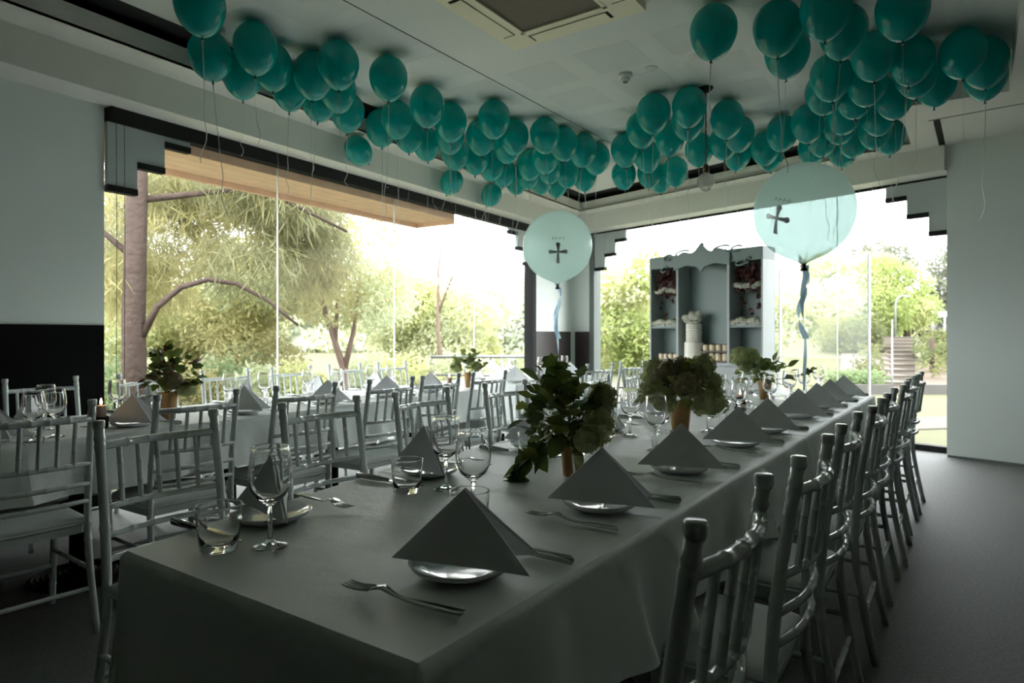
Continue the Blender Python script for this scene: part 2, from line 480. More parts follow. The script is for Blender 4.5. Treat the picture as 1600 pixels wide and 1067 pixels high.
# walls (thickness lies outside the room)
def wall_l(mb, t0, t1, z0, z1, o=0.0, th=0.15):
    mb.box(t0, t1, -o, th, z0, z1, M=ML)
def wall_b(mb, s0, s1, z0, z1, o=0.0, th=0.15):
    mb.box(s0, s1, -o, th, z0, z1, M=MBk)
TW0, TW1 = -0.03, 5.86
SW0, SW1 = 0.534, 5.37
m = MB(); wall_l(m, -9.5, TW0, 0, Z_S1); wall_l(m, 5.95, 7.134, 0, Z_S1); wall_l(m, TW0, 5.95, Z_S2 + 0.02, Z_S1)
w = structure(m.build('wall_left', M['wall']), 'pale grey-green wall beside and above the long window', 'wall')
m = MB(); wall_l(m, -9.5, TW0 - 0.005, 0, 1.245, 0.012, 0); m.build('dado', M['dado'], w)
m = MB(); wall_l(m, 5.96, 7.10, 0, 1.24, 0.012, 0); m.build('dado', M['dado_brown'], w)
m = MB(); wall_b(m, 0.0, SW0 - 0.10, 0, Z_S1); wall_b(m, SW0 - 0.10, SW1, Z_S2 + 0.02, Z_S1)
w = structure(m.build('wall_back', M['wall']), 'pale wall pier at the room corner between the windows', 'wall')
m = MB(); wall_b(m, 0.10, SW0 - 0.10, 0, 1.24, 0.012, 0); m.build('dado', M['dado_brown'], w)
m = MB(); wall_b(m, SW1, 10.2, 0, Z_S1, 0.2, 0.15)
structure(m.build('wall_right', M['wall']), 'plain pale wall to the right of the glazed end wall', 'wall')
def seg_wall(a, b, name, mt, label):
    d = (b - a).normalized(); n = Vector((d.y, -d.x, 0)) * 0.15
    mm = MB(); mm.prism([(q.x, q.y) for q in (a, b, b + n, a + n)], 0, Z_CEIL)
    return structure(mm.build(name, mt), label, 'wall')
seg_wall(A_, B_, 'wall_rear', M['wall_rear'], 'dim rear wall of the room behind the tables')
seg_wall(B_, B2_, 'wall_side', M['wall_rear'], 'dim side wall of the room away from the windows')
seg_wall(B2_, R_, 'wall_entry', M['wall'], 'pale wall closing the room beyond the right wall')
m = MB(); wall_b(m, SW1 + 0.01, 10.2, 0, 0.02, 0.212, -0.2)
structure(m.build('baseboard_right', M['grey_frame']), 'thin dark strip along the foot of the right wall', 'baseboard')

# ------------------------------------------------------------------ windows
def window(name, Mx, s0, s1, joints, label, post0=False, post1=False):
    root = empty(name)
    structure(root, label, 'window')
    edges = [s0] + joints + [s1]
    for a, b in zip(edges[:-1], edges[1:]):
        mm = MB(); mm.box(a + 0.004, b - 0.004, 0.05, 0.062, 0.06, Z_S2, M=Mx); mm.build('pane', M['pane'], root)
    for jx in joints:
        mm = MB(); mm.box(jx - 0.002, jx + 0.002, 0.046, 0.066, 0.06, Z_S2, M=Mx); mm.build('glazing_joint', M['soffit'], root)
    mm = MB(); mm.box(s0, s1, 0.0, 0.10, 0.0, 0.06, M=Mx); mm.build('bottom_rail', M['black_frame'], root)
    if post0:
        mm = MB(); mm.box(s0 - 0.10, s0, -0.03, 0.12, 0, Z_S2, M=Mx); mm.build('post', M['grey_frame'], root)
    if post1:
        mm = MB(); mm.box(s1, s1 + 0.09, -0.03, 0.12, 0, Z_S2, M=Mx); mm.build('post', M['black_frame'], root)
    return root
w1 = window('window_1', ML, TW0, TW1, [1.465, 2.995, 4.5], 'long glazed wall looking out to the gum trees', post1=True)
mm = MB(); mm.box(TW0 + 0.02, TW1, -0.05, 0.05, 2.665, Z_S2 - 0.001, M=ML); mm.build('blind_rail', M['black_frame'], w1)
w2 = window('window_2', MBk, SW0, SW1, [1.75, 2.98, 4.21], 'glazed end wall looking out to the car park slope', post0=True)
mm = MB(); mm.box(SW0, SW1, -0.01, 0.05, 2.745, Z_S2 - 0.001, M=MBk); mm.build('blind_rail', M['black_frame'], w2)

# stepped pelmets in the window corners
def stepped(Mx, s_edge, sgn, label, rail_z, lights):
    root = empty('stepped_pelmet', Mx @ Vector((s_edge, 0, rail_z)))
    tag(root, label, 'pelmet', 'stepped pelmets in the window corners')
    inv = Matrix.Translation(-root.location)
    for k in range(3):
        a, b = s_edge + sgn * 0.205 * k, s_edge + sgn * 0.205 * (k + 1)
        if a > b: a, b = b, a
        zb = 2.19 + 0.2 * k
        y0, y1 = -0.022 + 0.004 * k, 0.018
        mm = MB(); mm.box(a, b, y0, y1, zb + 0.035, rail_z, M=inv @ Mx); mm.build('panel', M['pelmet'], root)
        mm = MB(); mm.box(a, b, y0 - 0.012, y1 + 0.012, zb - 0.01, zb + 0.035, M=inv @ Mx); mm.build('bottom_bar', M['black_frame'], root)
stepped(ML, TW0 + 0.01, 1, 'grey three-step pelmet at the start of the long window, beside the black dado', 2.664, 0)
stepped(ML, TW1 - 0.01, -1, 'three-step pelmet at the corner end of the long window', 2.664, 0)
stepped(MBk, SW0 + 0.01, 1, 'three-step pelmet at the corner end of the end window', 2.744, 0)
stepped(MBk, SW1 - 0.01, -1, 'grey three-step pelmet at the end window beside the right wall', 2.744, 0)
# blind cords
for k, tx in enumerate((0.02, 0.075)):
    mm = MB(); mm.tube([(0, 0, 0), (0.003, 0.002, -0.8), (0, 0, -1.9)], 0.0022, 5)
    p = ML @ Vector((tx, -0.06, 2.66))
    o = mm.build('blind_cord', M['black'], None, loc=p)
    tag(o, ['thin dark blind cord nearest the black dado wall', 'thin dark blind cord in front of the first window pane'][k], 'cord', 'blind cords')

# timber eave outside the long window
root = empty('timber_eave', ML @ Vector((1.5, 0.3, 2.6)))
tag(root, 'orange-brown timber eave outside above the long window', 'eave')
inv = Matrix.Translation(-root.location)
for k in range(4):
    mm = MB(); mm.box(-0.02, 4.07, 0.075 + 0.142 * k, 0.212 + 0.142 * k, 2.60, 2.785, M=inv @ ML); mm.build('board', M['timber'], root)
mm = MB(); mm.box(-0.02, 4.07, 0.643, 0.69, 2.55, 2.785, M=inv @ ML); mm.build('fascia', M['timber'], root)
mm = MB(); mm.box(4.07, 4.11, 0.075, 0.69, 2.55, 2.785, M=inv @ ML); mm.build('end_board', M['timber'], root)

# hazy pane added in place of a reflection in the end window
root = empty('reflection_pane', MBk @ Vector((3.83, 0.5, 0)), rz_b)
tag(root, 'hazy pane standing in for a pale reflection in the end window', 'reflection')
mm = MB(); mm.box(-0.53, 0.53, -0.006, 0.006, 0.9, 2.12); mm.build('pane', M['hazy_pane'], root)
for sx in (-0.55, 0.53):
    mm = MB(); mm.box(sx, sx + 0.02, -0.02, 0.02, 0, 2.12); mm.build('post', M['plastic'], root)

# ------------------------------------------------------------------ ceiling fittings
root = empty('air_conditioner', (ac_c.x, ac_c.y, Z_CEIL), FM.rz)
tag(root, 'cream square ceiling cassette air conditioner with brown filter grille', 'air conditioner')
S = AC_S / 2
mm = MB()
for sg in (1, -1):
    mm.box(-S, S, sg * S - (0.18 if sg > 0 else 0), sg * S + (0.18 if sg < 0 else 0), -0.05, 0)
    mm.box(sg * S - (0.18 if sg > 0 else 0), sg * S + (0.18 if sg < 0 else 0), -S + 0.18, S - 0.18, -0.05, 0)
mm.build('panel', M['ac'], root)
q = S - 0.175
mm = MB(); mm.box(-q, q, -q, q, -0.042, 0); mm.build('filter_grille', M['ac_dark'], root)
mm = MB()
for sg in (1, -1):
    mm.box(-q, q, sg * (q - 0.012) - 0.012, sg * (q - 0.012) + 0.012, -0.054, -0.04)
    mm.box(sg * (q - 0.012) - 0.012, sg * (q - 0.012) + 0.012, -q, q, -0.054, -0.04)
mm.build('grille_frame', M['ac'], root)
for k in range(4):
    R4 = Matrix.Rotation(k * pi / 2, 4, 'Z')
    mm = MB(); mm.box(-0.29, 0.29, S - 0.135, S - 0.045, -0.051, -0.048, M=R4)
    fr = mm.build('air_outlet', M['black_frame'], root)
    mm = MB(); mm.box(-0.272, 0.272, S - 0.132, S - 0.048, -0.056, -0.051, M=R4)
    mm.build('louvre', M['ac'], fr)

p = on_plane(977, 116, Z_CEIL)
root = empty('smoke_detector', p)
tag(root, 'small white smoke detector on the ceiling', 'smoke detector')
mm = MB(); mm.lathe([(0.055, 0), (0.055, -0.02), (0.045, -0.03)][::-1], 20); mm.build('base', M['plastic'], root, True)
mm = MB(); mm.lathe([(0.03, -0.06), (0.036, -0.05), (0.036, -0.03)], 20); mm.build('sensor_cap', M['plastic'], root, True)
mm = MB(); mm.lathe([(0.02, -0.064), (0.02, -0.0595)], 16); mm.build('lens', M['black'], root)
for (px, py, r, lb) in ((1017, 106, 0.05, 'flush round ceiling disc next to the smoke detector'), (1089, 88, 0.06, 'flush round ceiling disc below a lone balloon')):
    p = on_plane(px, py, Z_CEIL)
    root = empty('ceiling_disc', p); tag(root, lb, 'ceiling disc')
    mm = MB(); mm.lathe([(r - 0.008, -0.007), (r, -0.004), (r, 0)], 24); mm.build('ring', M['plastic'], root, True)
    mm = MB(); mm.lathe([(r * 0.7, -0.009), (r * 0.7, -0.006)], 24); mm.build('cover', M['ceiling_panel'], root)

p = on_plane(1103, 137, Z_CEIL)
root = empty('pendant_lamp', p)
tag(root, 'pendant lamp with black cord and clear ribbed glass globe', 'pendant lamp')
mm = MB(); mm.lathe([(0.012, -0.045), (0.03, -0.035), (0.058, -0.012), (0.06, 0)], 20); mm.build('ceiling_rose', M['black'], root, True)
mm = MB(); mm.tube([(0, 0, -0.03), (0, 0, -0.63)], 0.0055, 8); mm.build('cord', M['black'], root, True)
mm = MB(); mm.lathe([(0.024, -0.70), (0.026, -0.66), (0.018, -0.63), (0.006, -0.62)], 14); mm.build('socket', M['brass'], root, True)
mm = MB()
prof = [(0.02, -0.845), (0.045, -0.83)]
for k in range(9):
    a = -1.0 + 2.0 * k / 8
    r = 0.068 * sqrt(max(0.05, 1 - (a * 0.85) ** 2)) + (0.003 if k % 2 else 0)
    prof.append((r, -0.765 + a * 0.058))
prof += [(0.028, -0.70)]
mm.lathe(prof, 24, cap0=True, cap1=False)
mm.build('globe', mat_pane('globe_glass', 0.4, (0.85, 0.85, 0.83), (0.5, 0.5, 0.48)), root, True)
mm = MB(); mm.sphere((0, 0, -0.755), 0.017, 10, 8, sc=(1, 1, 1.5)); mm.build('bulb', M['plastic'], root, True)
# ------------------------------------------------------------------ tables and cloths
ORD = ['first', 'second', 'third', 'fourth', 'fifth', 'sixth', 'seventh', 'eighth', 'ninth', 'tenth', 'eleventh', 'twelfth', 'thirteenth',
       'fourteenth', 'fifteenth', 'sixteenth', 'seventeenth', 'eighteenth', 'nineteenth', 'twentieth', 'twenty-first', 'twenty-second',
       'twenty-third', 'twenty-fourth', 'twenty-fifth', 'twenty-sixth', 'twenty-seventh', 'twenty-eighth', 'twenty-ninth', 'thirtieth',
       'thirty-first', 'thirty-second', 'thirty-third', 'thirty-fourth', 'thirty-fifth', 'thirty-sixth', 'thirty-seventh', 'thirty-eighth',
       'thirty-ninth', 'fortieth', 'forty-first', 'forty-second', 'forty-third', 'forty-fourth', 'forty-fifth', 'forty-sixth',
       'forty-seventh', 'forty-eighth', 'forty-ninth', 'fiftieth']

def make_table(F, u0, u1, vlo, vhi, label):
    uc = (u0 + u1) / 2; vc = (vlo(uc) + vhi(uc)) / 2
    root = empty('square_table', F.at(uc, vc), F.rz)
    tag(root, label, 'table', 'square pedestal tables under the cloths')
    hx, hy = (u1 - u0) / 2 - 0.01, (vhi(uc) - vlo(uc)) / 2 - 0.10
    mm = MB(); mm.box(-hx, hx, -hy, hy, TZ - 0.035, TZ - 0.008); mm.build('tabletop', M['table_top'], root)
    mm = MB(); mm.lathe([(0.045, 0.03), (0.045, TZ - 0.036)], 14); mm.build('column', M['pole_black'], root, True)
    prof = [(0.215, 0.0), (0.215, 0.012)]
    for k in range(7):
        r = 0.195 - k * 0.022
        prof += [(r + 0.008, 0.014 + k * 0.003), (r, 0.021 + k * 0.003), (r - 0.008, 0.014 + k * 0.003)]
    prof += [(0.045, 0.05)]
    mm = MB(); mm.lathe(prof, 32); sharp(mm.build('base', M['pole_black'], root, True))
    return root

def make_cloth(F, u0, u1, vlo, vhi, hems, label, group, dz=0.0, seed=1):
    """hems: dict side -> function(parameter along side) giving hem height; sides lo, hi, near, far"""
    rnd = random.Random(seed)
    ph = [rnd.uniform(0, 6.28) for _ in range(6)]
    mm = MB()
    nu, nv = 10, 10
    zt = TZ + dz
    base = F.at((u0 + u1) / 2, (vlo(u0) + vhi(u0)) / 2)
    def W(u, v, z):
        p = F.at(u, v, z); return (p.x - base.x, p.y - base.y, z)
    vs = []; fs = []
    for i in range(nu + 1):
        u = u0 + (u1 - u0) * i / nu
        for j in range(nv + 1):
            v = vlo(u) + (vhi(u) - vlo(u)) * j / nv
            vs.append(W(u, v, zt))
    for i in range(nu):
        for j in range(nv):
            a = i * (nv + 1) + j
            fs.append((a, a + nv + 1, a + nv + 2, a + 1))
    mm.add(vs, fs)
    L_seg = u1 - u0
    def flare(x): return (math.exp(-(x / 0.05) ** 2) if 'near' not in hems else 0) + (math.exp(-((L_seg - x) / 0.05) ** 2) if 'far' not in hems else 0)
    def skirt(pt, nrm, n, hem, length):
        rows = [0.0, 0.02, 0.05, 0.12, 0.25, 0.4, 0.6, 0.8, 1.0]
        vs = []; fs = []
        for i in range(n + 1):
            s = i / n
            q = pt(s); h = hem(s * length)
            drop = zt - h
            for r, f in enumerate(rows):
                dn = drop * f
                rd = min(dn, 0.012)
                o = 0.012 * sin(min(1, dn / 0.012) * pi / 2) if r else 0.0
                tp = min(1.0, s * length / 0.07, (1 - s) * length / 0.07)
                fold = tp * (sin(s * length * 21 + ph[0]) * 0.5 + sin(s * length * 37 + ph[1]) * 0.3 + sin(s * length * 9 + ph[2]) * 0.5)
                o += f ** 1.4 * 0.032 * (fold + 0.7) + f * 0.008 + (0.035 * f * flare(s * length) if nrm[0] == 0 else 0.0)
                vs.append(W(q[0] + nrm[0] * o, q[1] + nrm[1] * o, zt - dn))
        R = len(rows)
        for i in range(n):
            for r in range(R - 1):
                a = i * R + r
                fs.append((a, a + R, a + R + 1, a + 1))
        mm.add(vs, fs)
    L = u1 - u0
    if 'lo' in hems: skirt(lambda s: (u0 + L * s, vlo(u0 + L * s)), (0, -1), 48, hems['lo'], L)
    if 'hi' in hems: skirt(lambda s: (u0 + L * s, vhi(u0 + L * s)), (0, 1), 40, hems['hi'], L)
    if 'near' in hems: skirt(lambda s: (u0, vlo(u0) + (vhi(u0) - vlo(u0)) * s), (-1, 0), 40, hems['near'], vhi(u0) - vlo(u0))
    if 'far' in hems: skirt(lambda s: (u1, vlo(u1) + (vhi(u1) - vlo(u1)) * s), (1, 0), 40, hems['far'], vhi(u1) - vlo(u1))
    def cnr(c, n0, n1, h):
        pts = [c]; k = 8
        def nr(s):
            a = s * pi / 2
            return (n0[0] * cos(a) + n1[0] * sin(a), n0[1] * cos(a) + n1[1] * sin(a))
        rows = [0.0, 0.02, 0.05, 0.12, 0.25, 0.4, 0.6, 0.8, 1.0]
        vs = []; fs = []
        for i in range(k + 1):
            q = nr(i / k); drop = zt - h
            for r, f in enumerate(rows):
                dn = drop * f
                oo = (0.012 * sin(min(1, dn / 0.012) * pi / 2) if r else 0.0) + f ** 1.4 * 0.032 * 0.7 + f * 0.008
                oo *= 1 + 0.9 * f * sin(i / k * pi)
                vs.append(W(c[0] + q[0] * oo, c[1] + q[1] * oo, zt - dn))
        R = len(rows)
        for i in range(k):
            for r in range(R - 1):
                a = i * R + r; fs.append((a, a + R, a + R + 1, a + 1))
        mm.add(vs, fs)
    if 'near' in hems:
        if 'lo' in hems: cnr((u0, vlo(u0)), (0, -1), (-1, 0), hems['near'](0))
        if 'hi' in hems: cnr((u0, vhi(u0)), (-1, 0), (0, 1), hems['near'](0))
    if 'far' in hems:
        if 'lo' in hems: cnr((u1, vlo(u1)), (1, 0), (0, -1), hems['far'](0))
        if 'hi' in hems: cnr((u1, vhi(u1)), (0, 1), (1, 0), hems['far'](0))
    o = mm.build('tablecloth', M['cloth'], None, True, loc=(base.x, base.y, 0))
    sharp(o, 70)
    tag(o, label, 'tablecloth', group)
    return o

MAIN_CH = [0.41, 1.0, 1.6, 2.2, 2.83, 3.45, 4.07, 4.64]      # right-hand row, along the table
main_lo = lambda u: 0.0
main_hi = lambda u: 0.80 + 0.18 * max(0.0, min(u, 0.9))
edges = [0.0, 0.84, 1.66, 2.44, 3.24, 4.04, 4.85]
def hem_right(u_start):
    def f(s):
        u = u_start + s
        if u < 0.12: return 0.20
        d = min(abs(u - c) for c in MAIN_CH)
        k = min(1.0, max(0.0, (d - 0.235) / 0.04))
        return 0.50 - 0.16 * k
    return f
far_names = ['nearest', 'second', 'third', 'fourth', 'fifth', 'farthest']
for i in range(6):
    a, b = edges[i], edges[i + 1]
    make_table(FM, a, b, main_lo, main_hi, 'square pedestal table hidden under the %s cloth of the long table' % far_names[i])
    hems = {'lo': hem_right(a), 'hi': lambda s: 0.33}
    if i == 0: hems['near'] = lambda s: 0.20
    if i == 5: hems['far'] = lambda s: 0.30
    make_cloth(FM, a, b + (0.006 if i < 5 else 0.0), main_lo, main_hi, hems,
               'white cloth on the %s section of the long front table' % far_names[i], 'white tablecloths', dz=0.0012 * (i % 2), seed=i + 3)
A_W = 0.85
a_lo = lambda u: 0.0
a_hi = lambda u: A_W
A_edges = [-4.05, -3.24, -2.43, -1.62, -0.81, 0.0]
nm = ['nearest', 'second', 'third', 'fourth', 'farthest']
for i in range(5):
    a, b = A_edges[i], A_edges[i + 1]
    make_table(FA, a, b, a_lo, a_hi, 'square pedestal table under the %s cloth of the window-side table' % nm[i])
    hems = {'lo': lambda s: 0.50, 'hi': lambda s: 0.28}
    if i == 0: hems['near'] = lambda s: 0.30
    if i == 4: hems['far'] = lambda s: 0.30
    make_cloth(FA, a, b, a_lo, a_hi, hems, 'white cloth on the %s section of the window-side table' % nm[i], 'white tablecloths', dz=0.002 * (i % 2), seed=i + 20)
B_edges = [0.55, 1.36, 2.17]
for i in range(2):
    a, b = B_edges[i], B_edges[i + 1]
    make_table(FA, a, b, a_lo, a_hi, 'square pedestal table under the %s cloth of the small far table' % ['nearer', 'farther'][i])
    hems = {'lo': lambda s: 0.50, 'hi': lambda s: 0.28}
    hems['near' if i == 0 else 'far'] = lambda s: 0.30
    make_cloth(FA, a, b, a_lo, a_hi, hems, 'white cloth on the %s half of the small table by the room corner' % ['nearer', 'farther'][i], 'white tablecloths', dz=0.002 * i, seed=i + 40)

# ------------------------------------------------------------------ chairs
def bamboo(path, r, rings, seg=10, rw=0.006):
    """points along a path with ring bumps at the given fractions"""
    pts = [Vector(p) for p in path]
    # dense catmull sampling
    def cm(t):
        n = len(pts) - 1
        x = t * n; i = min(int(x), n - 1); f = x - i
        p0 = pts[max(i - 1, 0)]; p1 = pts[i]; p2 = pts[i + 1]; p3 = pts[min(i + 2, n)]
        return 0.5 * ((2 * p1) + (p2 - p0) * f + (2 * p0 - 5 * p1 + 4 * p2 - p3) * f * f + (3 * p1 - p0 - 3 * p2 + p3) * f ** 3)
    ts = set([i / 10 for i in range(11)])
    for g in rings:
        for dd in (-rw * 2.2, -rw, rw, rw * 2.2):
            ts.add(min(1, max(0, g + dd)))
    ts = sorted(ts)
    path2 = [cm(t) for t in ts]; rad = []
    for t in ts:
        k = 1.0
        for g in rings:
            if abs(t - g) < rw * 1.3: k = 1.13
        rad.append(r * k)
    return path2, rad

def make_chair():
    root = empty('banquet_chair')
    cm_ = M['chair']
    for s in (-1, 1):
        path, rad = bamboo([(s * 0.195, -0.262, 0), (s * 0.19, -0.222, 0.2), (s * 0.187, -0.195, 0.40), (s * 0.186, -0.207, 0.62), (s * 0.183, -0.25, 0.905)],
                           0.0138, (0.45, 0.53, 0.74, 0.93, 0.952), 10, 0.0042)
        mm = MB(); mm.tube(path, rad, 10)
        tip = path[-1]
        mm.lathe([(0.0135, -0.012), (0.0168, -0.004), (0.0172, 0.010), (0.0160, 0.0145), (0.0135, 0.016), (0.0005, 0.016)], 10, c=tip)
        mm.build('back_post', cm_, root, True)
    for s in (-1, 1):
        path, rad = bamboo([(s * 0.196, 0.205, 0), (s * 0.197, 0.195, 0.2), (s * 0.198, 0.18, 0.395)], 0.014, (0.25, 0.8), 8)
        mm = MB(); mm.tube(path, rad, 8); mm.build('front_leg', cm_, root, True)
    # seat frame and cushion: rounded trapezoid
    def outline(grow, n=7):
        pts = []
        cs = [(-0.185, -0.185, 0.03), (0.185, -0.185, 0.03), (0.198, 0.185, 0.08), (-0.198, 0.185, 0.08)]
        for (x, y, r) in cs:
            sx, sy = (1 if x > 0 else -1), (1 if y > 0 else -1)
            cx, cy = x + sx * grow - sx * r, y + sy * grow - sy * r
            a0 = {(-1, -1): pi, (1, -1): 1.5 * pi, (1, 1): 0, (-1, 1): 0.5 * pi}[(sx, sy)]
            for k in range(n):
                a = a0 + (pi / 2) * k / (n - 1)
                pts.append((cx + r * cos(a), cy + r * sin(a)))
        return pts
    mm = MB(); mm.prism(outline(0.0), 0.385, 0.415); mm.build('seat_frame', cm_, root)
    mm = MB()
    layers = [(-0.004, 0.415), (0.008, 0.418), (0.010, 0.424), (0.006, 0.428), (0.010, 0.433), (0.006, 0.445), (-0.012, 0.454), (-0.06, 0.460), (-0.12, 0.463)]
    vs = []; fs = []; n0 = None
    for g, z in layers:
        o = outline(g); n0 = len(o)
        vs += [(x, y, z) for x, y in o]
    for i in range(len(layers) - 1):
        for k in range(n0):
            k2 = (k + 1) % n0
            fs.append((i * n0 + k, i * n0 + k2, (i + 1) * n0 + k2, (i + 1) * n0 + k))
    fs.append(tuple((len(layers) - 1) * n0 + k for k in range(n0)))
    mm.add(vs, fs); sharp(mm.build('cushion', M['cushion'], root, True), 60)
    # back rails, bowed to the rear
    def bx(z):                     # post depth at height z
        return -0.195 - 0.055 * max(0, (z - 0.40) / 0.505) ** 1.3
    def rail(z, r, bow):
        xw = 0.184
        path, rad = bamboo([(-xw, bx(z), z), (-xw * 0.5, bx(z) - bow * 0.75, z), (0, bx(z) - bow, z), (xw * 0.5, bx(z) - bow * 0.75, z), (xw, bx(z), z)], r, (0.24, 0.42, 0.58, 0.76), 8)
        mm = MB(); mm.tube(path, rad, 8); return mm
    rail(0.845, 0.0125, 0.03).build('top_rail', cm_, root, True)
    for z in (0.665, 0.585, 0.515):
        rail(z, 0.0095, 0.03).build('back_rail', cm_, root, True)
    for k in range(5):
        x = -0.122 + 0.061 * k
        b = 0.03 * (1 - (x / 0.184) ** 2)
        path, rad = bamboo([(x, bx(0.665) - b, 0.66), (x, (bx(0.665) + bx(0.845)) / 2 - b, 0.755), (x, bx(0.845) - b, 0.84)], 0.0085, (0.35, 0.65), 6)
        mm = MB(); mm.tube(path, rad, 6); mm.build('slat', cm_, root, True)
    # stretchers
    for (a, b) in (((-0.196, 0.19, 0.24), (-0.193, -0.22, 0.24)), ((0.196, 0.19, 0.24), (0.193, -0.22, 0.24)), ((-0.197, 0.195, 0.17), (0.197, 0.195, 0.17)), ((-0.192, -0.225, 0.17), (0.192, -0.225, 0.17))):
        path, rad = bamboo([a, [(a[i] + b[i]) / 2 for i in range(3)], b], 0.0095, (0.3, 0.7), 6)
        mm = MB(); mm.tube(path, rad, 6); mm.build('stretcher', cm_, root, True)
    return root

chair0 = make_chair(); chair_used = [False]
def chair(F, u, v, face, label, group, dr=0.0):
    o = chair0 if not chair_used[0] else copy_tree(chair0)
    chair_used[0] = True
    o.location = F.at(u, v)
    o.rotation_euler = (0, 0, F.rz + (pi if face < 0 else 0) + radians(dr))
    tag(o, label, 'chair', group)
    return o
rr = random.Random(5)
for i, u in enumerate(MAIN_CH):
    chair(FM, u, -0.045 - 0.01 * (i % 2), 1, 'white bamboo-style chair right of the long table, %s from the front' % ORD[i], 'chairs on the right of the long table', rr.uniform(-1.5, 1.5))
for i, u in enumerate([0.44, 1.07, 1.66, 2.32, 2.86, 3.38, 4.0, 4.5]):
    chair(FM, u, 1.27, -1, 'white chair facing the long table from the aisle, %s from the front' % ORD[i], 'aisle chairs of the long table', rr.uniform(-2, 2))
for i, u in enumerate([0.36, 0.98, 1.565, 2.17, 2.62, 3.12]):
    chair(FM, u, 2.50 if u < 2.7 else 2.47, 1, 'white chair backed to the aisle at the window-side table, %s from the front' % ORD[i], 'aisle chairs of the window-side table', rr.uniform(-2, 2))
for i, u in enumerate([3.95]):
    chair(FM, u, 2.46, 1, 'white chair on the aisle side of the small far table', 'aisle chairs of the small far table', -2)
for i, u in enumerate([0.35, 0.98, 1.62, 2.20, 2.80, 3.40, 4.0]):
    chair(FM, u, 3.73 + 0.03 * u, -1, 'white chair with its back to the long window, %s from the black dado' % ORD[i], 'chairs along the long window', rr.uniform(-2, 2))
for i, (px, d) in enumerate([(906, 6.25), (957, 6.75)]):
    p = ray_at(px, d, 0)
    u, v = FM.uv(p)
    chair(FM, u, v, 1, 'white chair %s the dark corner pier' % ['directly in front of', 'just right of'][i], 'chairs by the corner pier', -12)

# ------------------------------------------------------------------ tableware prototypes
def proto_plate():
    mm = MB()
    mm.lathe([(0.001, 0.004), (0.05, 0.004), (0.065, 0.007), (0.088, 0.017), (0.094, 0.021), (0.096, 0.0195), (0.09, 0.012), (0.07, 0.001), (0.05, 0.0)][::-1], 40, cap0=True, cap1=False)
    o = mm.build('plate', M['plate'], None, True)
    return o
def proto_napkin():
    """standing tent fold: ridge from the foot F up to the apex, open towards -y end; local +y = away from the diner"""
    mm = MB()
    HY, th = 0.272, radians(11)
    pz = HY * 0.5 / cos(th); hz = sqrt(HY * HY / 2 - pz * pz)
    for layer in range(2):
        for s in (-1, 1):
            Fk = Vector((s * 0.003, 0.13 - 0.006 * layer, 0.003)); Ak = Vector((s * 0.003, 0.13 - pz, 0.003 + hz - 0.009 * layer))
            Bk = Vector((s * (HY * sin(th) - 0.012 * layer), 0.13 - HY * cos(th) + 0.004 * layer, 0.0035))
            n = 8; vs = []; fs = []
            # triangular patch subdivided with a slight belly
            idx = {}
            nrm = (Ak - Fk).cross(Bk - Fk).normalized() * (1 if s < 0 else -1)
            for side in (0, 1):
                for i in range(n + 1):
                    for j in range(n + 1 - i):
                        a, b = i / n, j / n; c = 1 - a - b
                        belly = 0.012 * (27 * a * b * c) ** 1.0 * 0.6 * (1 if layer == 0 else 0.3)
                        drp = -0.0
                        p = Fk * c + Ak * a + Bk * b + nrm * (belly - (0.0022 if side else 0))
                        # free corner curls outward a little
                        p += Vector((s * 0.010 * b * b * b, 0, 0))
                        idx[(side, i, j)] = len(vs); vs.append(p)
            for side in (0, 1):
                for i in range(n):
                    for j in range(n - i):
                        t = (idx[(side, i, j)], idx[(side, i + 1, j)], idx[(side, i, j + 1)])
                        fs.append(t if side == 0 else t[::-1])
                        if i + j < n - 1:
                            t = (idx[(side, i + 1, j)], idx[(side, i + 1, j + 1)], idx[(side, i, j + 1)])
                            fs.append(t if side == 0 else t[::-1])
            border = [(i, 0) for i in range(n + 1)] + [(n - k, k) for k in range(1, n + 1)] + [(0, n - k) for k in range(1, n)]
            for q in range(len(border)):
                a = border[q]; b = border[(q + 1) % len(border)]
                fs.append((idx[(0, *a)], idx[(1, *a)], idx[(1, *b)], idx[(0, *b)]))
            mm.add(vs, fs)
    o = mm.build('napkin', M['napkin'], None, True)
    sharp(o, 45)
    return o
def proto_fork():
    root = empty('fork')
    mm = MB()
    zf = lambda y: 0.004 + 0.012 * max(0, 1 - abs(y - 0.035) / 0.05) ** 2 + 0.004 * max(0, (y - 0.06) / 0.05)
    n = 14
    vs = []; fs = []
    for i in range(n + 1):
        y = -0.105 + (0.055 + 0.105) * i / n
        w = 0.0085 if y < -0.06 else (0.0085 - 0.0055 * min(1, (y + 0.06) / 0.06) if y < 0.0 else 0.003 + 0.009 * min(1, (y / 0.05)) ** 1.5)
        z = zf(y)
        for (dx, dz) in ((-w, 0), (w, 0), (w, 0.0025), (-w, 0.0025)):
            vs.append((dx, y, z + dz))
    for i in range(n):
        for k in range(4):
            k2 = (k + 1) % 4
            fs.append((i * 4 + k, i * 4 + k2, (i + 1) * 4 + k2, (i + 1) * 4 + k))
    fs.append((3, 2, 1, 0)); fs.append((n * 4, n * 4 + 1, n * 4 + 2, n * 4 + 3))
    mm.add(vs, fs); mm.build('handle', M['steel'], root, True)
    for k in range(4):
        x = -0.0102 + 0.0068 * k
        mm = MB()
        mm.tube([(x, 0.053, zf(0.053) + 0.001), (x, 0.075, 0.0075), (x, 0.092, 0.008), (x * 0.96, 0.102, 0.010)], [0.0021, 0.0019, 0.0016, 0.0008], 6)
        mm.build('tine', M['steel'], root, True)
    return root
